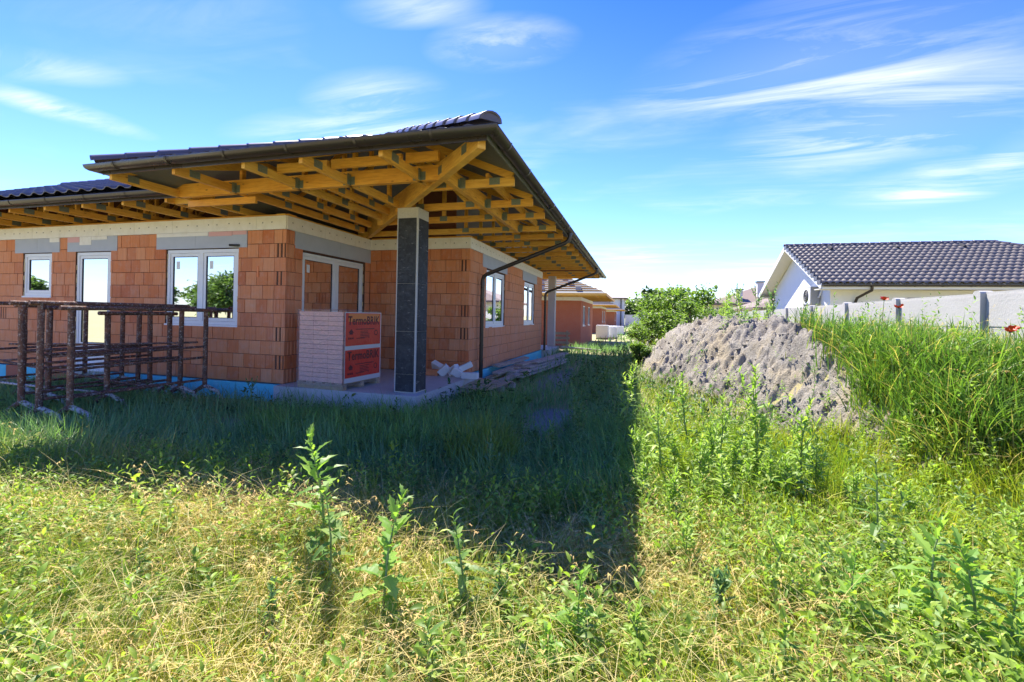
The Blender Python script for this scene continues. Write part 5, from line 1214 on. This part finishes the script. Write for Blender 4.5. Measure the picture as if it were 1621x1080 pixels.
def weed(name, label, cat, group, h, n, kind, seed, loc, single, branches=0):
    """single: every leaf an object of its own; else the leaves are joined into one part"""
    t = thing(name, label, cat, loc, random.uniform(0, 6.28), group); pts, rs = stem_mesh(h, .0055*h/.6+.002, seed); mb = MB().tube(pts, rs, 6); spots = [(Vector(np.interp(z, [p[2] for p in pts], [p[0] for p in pts]).item() if 0 else (0, 0, 0)), z, a, p, s) for z, a, p, s in leaf_spots(h, n, seed)]
    def base(z): return Vector((float(np.interp(z, [p[2] for p in pts], [p[0] for p in pts])), float(np.interp(z, [p[2] for p in pts], [p[1] for p in pts])), z))
    S_ = [(base(z), a, p, s) for _, z, a, p, s in spots]; R = random.Random(seed+5)
    for b in range(branches):
        z = h*R.uniform(.25, .7); a = R.uniform(0, 6.28); p0 = base(z); L = h*R.uniform(.22, .4); p1 = p0+Vector((math.cos(a)*L*.45, math.sin(a)*L*.45, L)); mb.tube([p0, p0*.5+p1*.5+Vector((math.cos(a), math.sin(a), 0))*L*.07, p1], [.004, .003, .0015], 5)
        for k in range(9): q = .25+.75*k/8; S_.append((p0.lerp(p1, q), a+k*2.4, .3+.8*q, (.85-.5*q)*R.uniform(.7, 1.2)))
    mb.build('stem', M['stem'], t); bm = None if single else ([], [], [], 0)
    V, Fq, Cc, o = [], [], [], 0
    for j, (p, a, pit, s) in enumerate(S_):
        me = LEAVES[kind][(j*7+seed) % 3]; Mx = Matrix.Translation(p) @ Matrix.Rotation(a, 4, 'Z') @ Matrix.Rotation(pit, 4, 'X') @ Matrix.Scale(s*(h/.6)**.55, 4)
        if single: l = bpy.data.objects.new('leaf', me); COL.objects.link(l); l.parent = t; l.matrix_local = Mx
        else:
            A = np.array(Mx); v = np.array([q.co[:] for q in me.vertices]); V.append(v @ A[:3, :3].T+A[:3, 3]); Fq.append(np.array([q.vertices[:] for q in me.polygons])+o); o += len(v)
            Cc.append(np.tile(np.array(me.color_attributes['tint'].data[0].color[:3])*R.uniform(.85, 1.15), (len(v), 1)))
    if not single: link('foliage', np_mesh('foliage', np.concatenate(V), np.concatenate(Fq), M['leaf'], False, np.concatenate(Cc)), None, t)
    return t
def ground_at(px, py):
    d = Fv+(px-810.5)/FPX*r_-(py-499.31)/FPX*u_; t = .6
    while t < 60:
        p = EYE+d*t
        if p.z < hz(p.x, p.y): return p, t
        t += .03
    return EYE+d*20, 20
def spot(px, ytop, ybase):
    p, t = ground_at(px, ybase); q = proj(p); ht = (ybase-ytop)/FPX*q[2]; return (p.x, p.y, hz(p.x, p.y)), ht
NEAR = [(515, 692, 880, 'thistle', 'tall pale green thistle standing at the edge of the house shadow'), (597, 806, 1010, 'thistle', 'bright green upright thistle in the foreground left of the middle'), (745, 826, 985, 'mint', 'weed with long toothed leaves and a pale bud on top, in sunlight'),
        (937, 816, 925, 'mint', 'small weed with whitish top leaves right at the shadow corner'), (912, 918, 1050, 'thistle', 'low bright green thistle near the bottom middle'), (1462, 842, 1050, 'thistle', 'tall thistle with dark drooping side leaves in the right foreground'),
        (1545, 872, 1070, 'thistle', 'broad leaved thistle with arching dark leaves near the bottom right corner'), (1352, 893, 1040, 'thistle', 'pale spiny thistle with a whitish stem'), (1212, 832, 985, 'willow', 'bushy narrow leaved weed in the sunny foreground'),
        (1396, 742, 905, 'mint', 'green weed halfway between the spiny thistle and the mound'), (860, 1010, 1110, 'thistle', 'thistle cut by the lower picture edge right of the middle'), (1600, 930, 1100, 'thistle', 'thistle with dark leaves at the lower right edge'),
        (1080, 820, 930, 'willow', 'pale narrow leaved weed at the sunny edge of the house shadow'), (330, 745, 800, 'thistle', 'small thistle on top of the dry grass hump'), (690, 985, 1110, 'mint', 'broad leaved weed at the bottom edge below the middle'), (1240, 1000, 1110, 'mint', 'large leaved weed at the bottom edge right of the middle'),
        (520, 780, 960, 'mint', 'leafy weed growing in front of the tall pale thistle'), (1490, 1010, 1110, 'mint', 'low weed with broad leaves under the tall thistle'), (60, 1010, 1110, 'mint', 'broad leaved weed in the lower left corner'),
        (1130, 900, 1010, 'goose', 'dark bushy weed left of the narrow leaved one in the sunny foreground'), (1290, 860, 960, 'goose', 'rounded weed between the bushy narrow leaved weed and the spiny thistle'), (1010, 985, 1090, 'willow', 'slender weed near the bottom edge under the shadow corner'), (430, 930, 1040, 'goose', 'rounded weed in the sunny grass left of the bright thistle'), (230, 880, 960, 'mint', 'lone toothed weed in the dry grass on the left'), (1430, 905, 1010, 'willow', 'slender weed just left of the tall thistle'), (1590, 800, 900, 'willow', 'slender pale weed at the right edge below the grassy bank'), (790, 905, 1000, 'goose', 'rounded weed between the long leaved weed and the low thistle')]
for i, (px, yt, yb, kind, lb) in enumerate(NEAR):
    (x, y, z), h = spot(px, yt, yb); weed('tall_weed' if kind != 'thistle' else 'thistle', lb, 'weed' if kind != 'thistle' else 'thistle', None, min(h*1.05, .95), {'mint': 30, 'goose': 34, 'willow': 46}.get(kind, 38), kind, i, (x, y, z), True, 3 if kind in ('goose', 'willow') else 0)
MGR = 'tall leafy weeds in front of the soil mound'
MW = [(985, 575, 690, 0), (1003, 640, 760, 0), (1042, 632, 770, 0), (1070, 655, 760, 0), (1090, 600, 720, 0), (1118, 640, 790, 0), (1134, 600, 760, 0), (1160, 655, 780, 0), (1188, 578, 770, 1), (1203, 600, 780, 0), (1222, 640, 800, 0), (1264, 640, 790, 1), (1290, 690, 800, 0), (1245, 690, 810, 0), (1020, 700, 820, 0), (1150, 720, 830, 0), (1340, 740, 840, 0), (1060, 740, 850, 0), (1440, 730, 850, 0), (1180, 690, 800, 0), (1025, 655, 745, 0), (1100, 700, 800, 0)]
ORD9 = 'first second third fourth fifth sixth seventh eighth ninth tenth eleventh twelfth thirteenth fourteenth fifteenth sixteenth seventeenth eighteenth nineteenth twentieth twenty-first twenty-second'.split()
rank = {i: k for k, i in enumerate(sorted(range(len(MW)), key=lambda q: MW[q][0]))}
for i, (px, yt, yb, big) in enumerate(MW):
    (x, y, z), h = spot(px, yt, yb)
    lb = 'tallest leafy weed stalk standing in front of the soil mound' if i == 8 else ('tall weed against the dark crumbly right foot of the soil mound' if i == 11 else ('pale weed on the boundary of shadow and sun left of the mound' if i == 0 else ('short ' if yb-yt < 115 else 'tall ')+'narrow leaved weed, '+ORD9[rank[i]]+' from the left before the soil mound'))
    weed('tall_weed', lb, 'weed', MGR, min(h, 1.15)*(1 if i in (0, 8, 11) else random.uniform(.6, 1.1)), 66, 'willow', 40+i, (x, y, z), False, 6 if i % 2 else 4)
for i, (px, yt, yb) in enumerate(((1290, 575, 600), (1285, 615, 640), (1270, 590, 610), (1300, 560, 575), (1190, 520, 530), (1090, 560, 575))):
    (x, y, z), h = spot(px, yt, yb); weed('small_weed', ('small yellow-green weed rooted in bare soil near the right edge of the mound', 'lower small weed in the dark soil at the right edge of the mound', 'small weed just left of the others near the right edge of the mound', 'uppermost small weed near the right edge of the bare mound', 'small weed sprouting on the crest of the bare mound', 'small weed on the left slope of the bare mound')[i], 'weed', 'small weeds on the bare mound', max(h*1.3, .16), 14, 'goose', 70+i, (x, y, z), False)
ORD = 'first second third fourth fifth sixth seventh eighth ninth tenth eleventh twelfth thirteenth fourteenth fifteenth sixteenth seventeenth eighteenth nineteenth twentieth twenty-first twenty-second twenty-third twenty-fourth twenty-fifth twenty-sixth twenty-seventh twenty-eighth twenty-ninth thirtieth'.split()
SG = 'weeds along the shaded path beside the brick house'
for i in range(22):
    Y = 4.6+i*.55+random.uniform(-.2, .2); X = random.uniform(-.75, -.15)+(-.5 if i % 3 == 0 else 0)
    weed('tall_weed', ORD[i]+' dark green weed from the near end of the shaded path beside the mound', 'weed', SG, random.uniform(.45, .85), 26, 'goose', 80+i, (X, Y, hz(X, Y)), False, 5)
for i, (px, yt, yb, lb) in enumerate(((398, 600, 650, 'small dark weed in front of the cyan plinth board'), (775, 690, 800, 'upright weed in the middle of the shaded grass'), (640, 700, 780, 'weed in the shaded grass below the pallet'), (268, 610, 655, 'weed growing at the feet of the trestles'), (805, 740, 830, 'blue-green weed at the lower edge of the shade'), (210, 680, 740, 'weed in the shaded grass below the trestles'))):
    (x, y, z), h = spot(px, yt, yb); weed('tall_weed', lb, 'weed', None, min(h, .8), 22, 'goose', 120+i, (x, y, z), False, 2)
BG = 'leafy weeds between the mound crest and the concrete fence'
for i in range(30):
    Y = 9.4+i*.42+random.uniform(-.15, .15); X = random.uniform(2.1, 3.5) if Y < 13.5 else random.uniform(2.2, 4.2)
    weed('tall_weed', ORD[i]+' green weed from the near end, between the mound crest and the concrete fence', 'weed', BG, random.uniform(.55, .95), 24, ('goose', 'willow')[i % 2], 140+i, (X, Y, hz(X, Y)), False, 5)

# ---- bushes and trees
def crown(n, blobs, L0, L1, c0, c1, hollow=.55):
    """leaf cards spread through a set of ellipsoids (x,y,z,rx,ry,rz)"""
    bl = np.array(blobs, float); k = rng.integers(0, len(bl), n); u = rng.normal(size=(n, 3)); u /= np.linalg.norm(u, axis=1)[:, None]; r = (hollow+(1-hollow)*rng.random(n))**.8
    P = bl[k, :3]+u*r[:, None]*bl[k, 3:]*(1+.25*rng.normal(size=(n, 1)))
    tone = np.clip(.5+.5*rng.normal(0, .5, len(bl)), 0, 1)[k]*.6+.4*rng.random(n); c = mixc(c0, c1, tone)*rng.normal(1, .12, n)[:, None]; L = L0+(L1-L0)*rng.random(n)
    return leaf_cards(P, L, L*(.4+.25*rng.random(n)), np.arctan2(u[:, 1], u[:, 0])+rng.normal(0, 1.0, n), rng.normal(.1, .6, n), c)
def np_obj(name, item, mat, parent): v, q, t, c = item; return link(name, np_mesh(name, v, [q, t], mat, False, np.clip(c, .005, .9)), None, parent)
def bush(name, label, cat, group, x, y, w, h, n, c0, c1, L=(.06, .14), seed=0, open_=0):
    t = thing(name, label, cat, (x, y, hz(x, y)), 0, group); R = random.Random(seed); bl = []; mb = MB()
    for i in range(11+open_):
        a = R.uniform(0, 6.28); r = R.uniform(0, .5)*w; z = h*R.uniform(.25, .9); s = R.uniform(.12, .24); bl.append((r*math.cos(a), r*math.sin(a), z, w*s, w*s, h*s*.9))
        mb.tube([(0, 0, -.1), (r*math.cos(a)*.5, r*math.sin(a)*.5, z*.55), (r*math.cos(a), r*math.sin(a), z)], [.022*h, .014*h, .004*h], 5)
    np_obj('foliage', crown(n, bl, *L, c0, c1, .25), M['leaf'], t); mb.build('stem', M['bark'], t); return t
LG0, LG1 = C3(.09, .175, .03), C3(.22, .32, .06)
bush('young_tree', 'young leafy tree rising a little above the far end of the mound', 'tree', None, 1.6, 19.5, 3.1, 1.95, 3000, LG0, LG1, (.10, .22), 3, 6)
bush('young_tree', 'small young tree to the left of the taller leafy one beyond the mound', 'tree', None, .9, 26.5, 1.9, 2.0, 1500, LG0, LG1, (.12, .24), 5, 3)
for i, (x, y, w, h, lb) in enumerate(((.95, 15.4, 1.4, 1.0, 'light green bush nearest on the left shoulder of the mound'), (1.75, 16.2, 1.6, 1.2, 'dense green bush on the mound below the young tree'), (.6, 17.8, 1.4, 1.0, 'bush on the left edge of the mound behind the nearest one'), (.35, 20, 1.4, .9, 'low bush at the narrow far end of the mound'), (2.7, 17.6, 1.5, 1.1, 'bush on the back of the mound right of the young tree'), (3.2, 19, 1.6, 1.2, 'bush in front of the far fence panels'), (.3, 23.5, 1.6, .9, 'last low bush before the far brick houses'), (.12, 13.4, .7, .6, 'small pale bush at the left foot of the mound by the shadow'))):
    bush('bush', lb, 'bush', None, x, y, w, h, 1500, LG0, LG1, (.06, .13), 20+i)
def tree(label, x, y, h, w, n, c0, c1, seed, group=None, L=(.3, .7), dark=False):
    t = thing('tree', label, 'tree', (x, y, hz(x, y)-.1), 0, group); R = random.Random(seed); mb = MB(); mb.tube([(0, 0, 0), (.02*h, .01*h, h*.3), (0, 0, h*.62)], [.035*h, .026*h, .012*h], 9); bl = []
    for i in range(22):
        a = R.uniform(0, 6.28); z = h*R.uniform(.28, .95); rr = w*.5*math.sin(min(1, (z/h-.18)/.8)*math.pi)**.6*R.uniform(.3, .9); s = R.uniform(.12, .2)
        p = (rr*math.cos(a), rr*math.sin(a), z); bl.append((*p, w*s, w*s, w*s*.75)); mb.tube([(0, 0, z*.55), (p[0]*.5, p[1]*.5, z*.8), p], [.012*h, .007*h, .003*h], 5)
    mb.build('trunk', M['bark'], t); np_obj('crown', crown(n, bl, *L, c0, c1, .3), M['leaf'], t); return t
DG0, DG1 = C3(.025, .055, .02), C3(.055, .10, .03)
tree('dark green tree far behind the white boundary wall', 3.6, 112, 8.5, 7.5, 2600, DG0, DG1, 1, None, (.6, 1.2)); tree('lower dark tree beside the far boundary wall', 6.6, 118, 7.0, 8, 2000, DG0, DG1, 2, None, (.6, 1.2)); tree('distant tree left of the dark ones by the boundary wall', -1.0, 150, 7.0, 8, 1200, DG0, DG1*1.3, 4, None, (.8, 1.5))
for i, (x, y, h, lb) in enumerate(((-59, -40, 7.0, 'bushy tree across the field, mirrored in the right pane of the big window'), (-66, -43, 6.2, 'lower tree across the field beside the mirrored bushy one'), (-105, -41, 6.5, 'lone tree across the field, mirrored in the small left window'), (-84, -47, 6, 'tree across the field, mirrored in the glazed door'), (-30, -50, 8, 'tree across the field behind the camera, the tallest of the far row'), (14, -52, 7, 'tree across the field behind the mound side of the plot'))):
    tree(lb, x, y, h, h*1.25, 1900, C3(.05, .10, .03), C3(.12, .19, .05), 10+i, None, (.5, 1.0))
# poppies in the bank grass
for i, (px, py, d, lb) in enumerate(((1387, 475, 6.0, 'red poppy highest on its stalk, in front of a fence post'), (1433, 487, 5.5, 'red poppy just below and right of the highest one'), (1588, 525, 4.7, 'orange-red poppy low in front of the fence, left one of a pair'), (1608, 522, 4.8, 'orange-red poppy at the right edge of the plot, right one of a pair'))):
    p = EYE+(Fv+(px-810.5)/FPX*r_-(py-499.31)/FPX*u_)*d; zg = hz(p.x, p.y); t = thing('poppy', lb, 'flower', (p.x, p.y, zg)); h = p.z-zg; t.rotation_euler = ((.10, -.06, .12, .05)[i], (.06, .10, -.08, -.12)[i], i*1.3)
    MB().tube([(0, 0, 0), (.02, .01, h*.6), (0, 0, h)], .004, 5).build('stem', M['stem'], t)
    for k in range(4):
        a = k*1.57+i; dz = (.014 if (k+i) % 2 else -.006); vs = []; fs = []
        for u in range(4):
            for v in range(4):
                r = .010+.038*u/3+.008*(u == 2); b = a+(v-1.5)*.52; vs.append((r*math.cos(b), r*math.sin(b), h+.002+.026*(u/3)**1.4+(.007 if v % 2 else 0)+dz*u/3))
        for u in range(3):
            for v in range(3): q = u*4+v; fs.append((q, q+1, q+5, q+4))
        mb = MB(); mb.add(vs, fs, True); mb.build('petal', M['poppy'], t)
    MB().tube([(0, 0, h-.004), (0, 0, h+.014)], .012, 8).build('seed_head', M['rubber'], t)
# ------------------------------------------------------------------ parts that were modelled in world coordinates hang on their thing's base
for n_ in ROOTS:
    rt = bpy.data.objects[n_]; inv = Matrix.Translation(rt.location).inverted()
    for ch in rt.children: ch.matrix_parent_inverse = inv
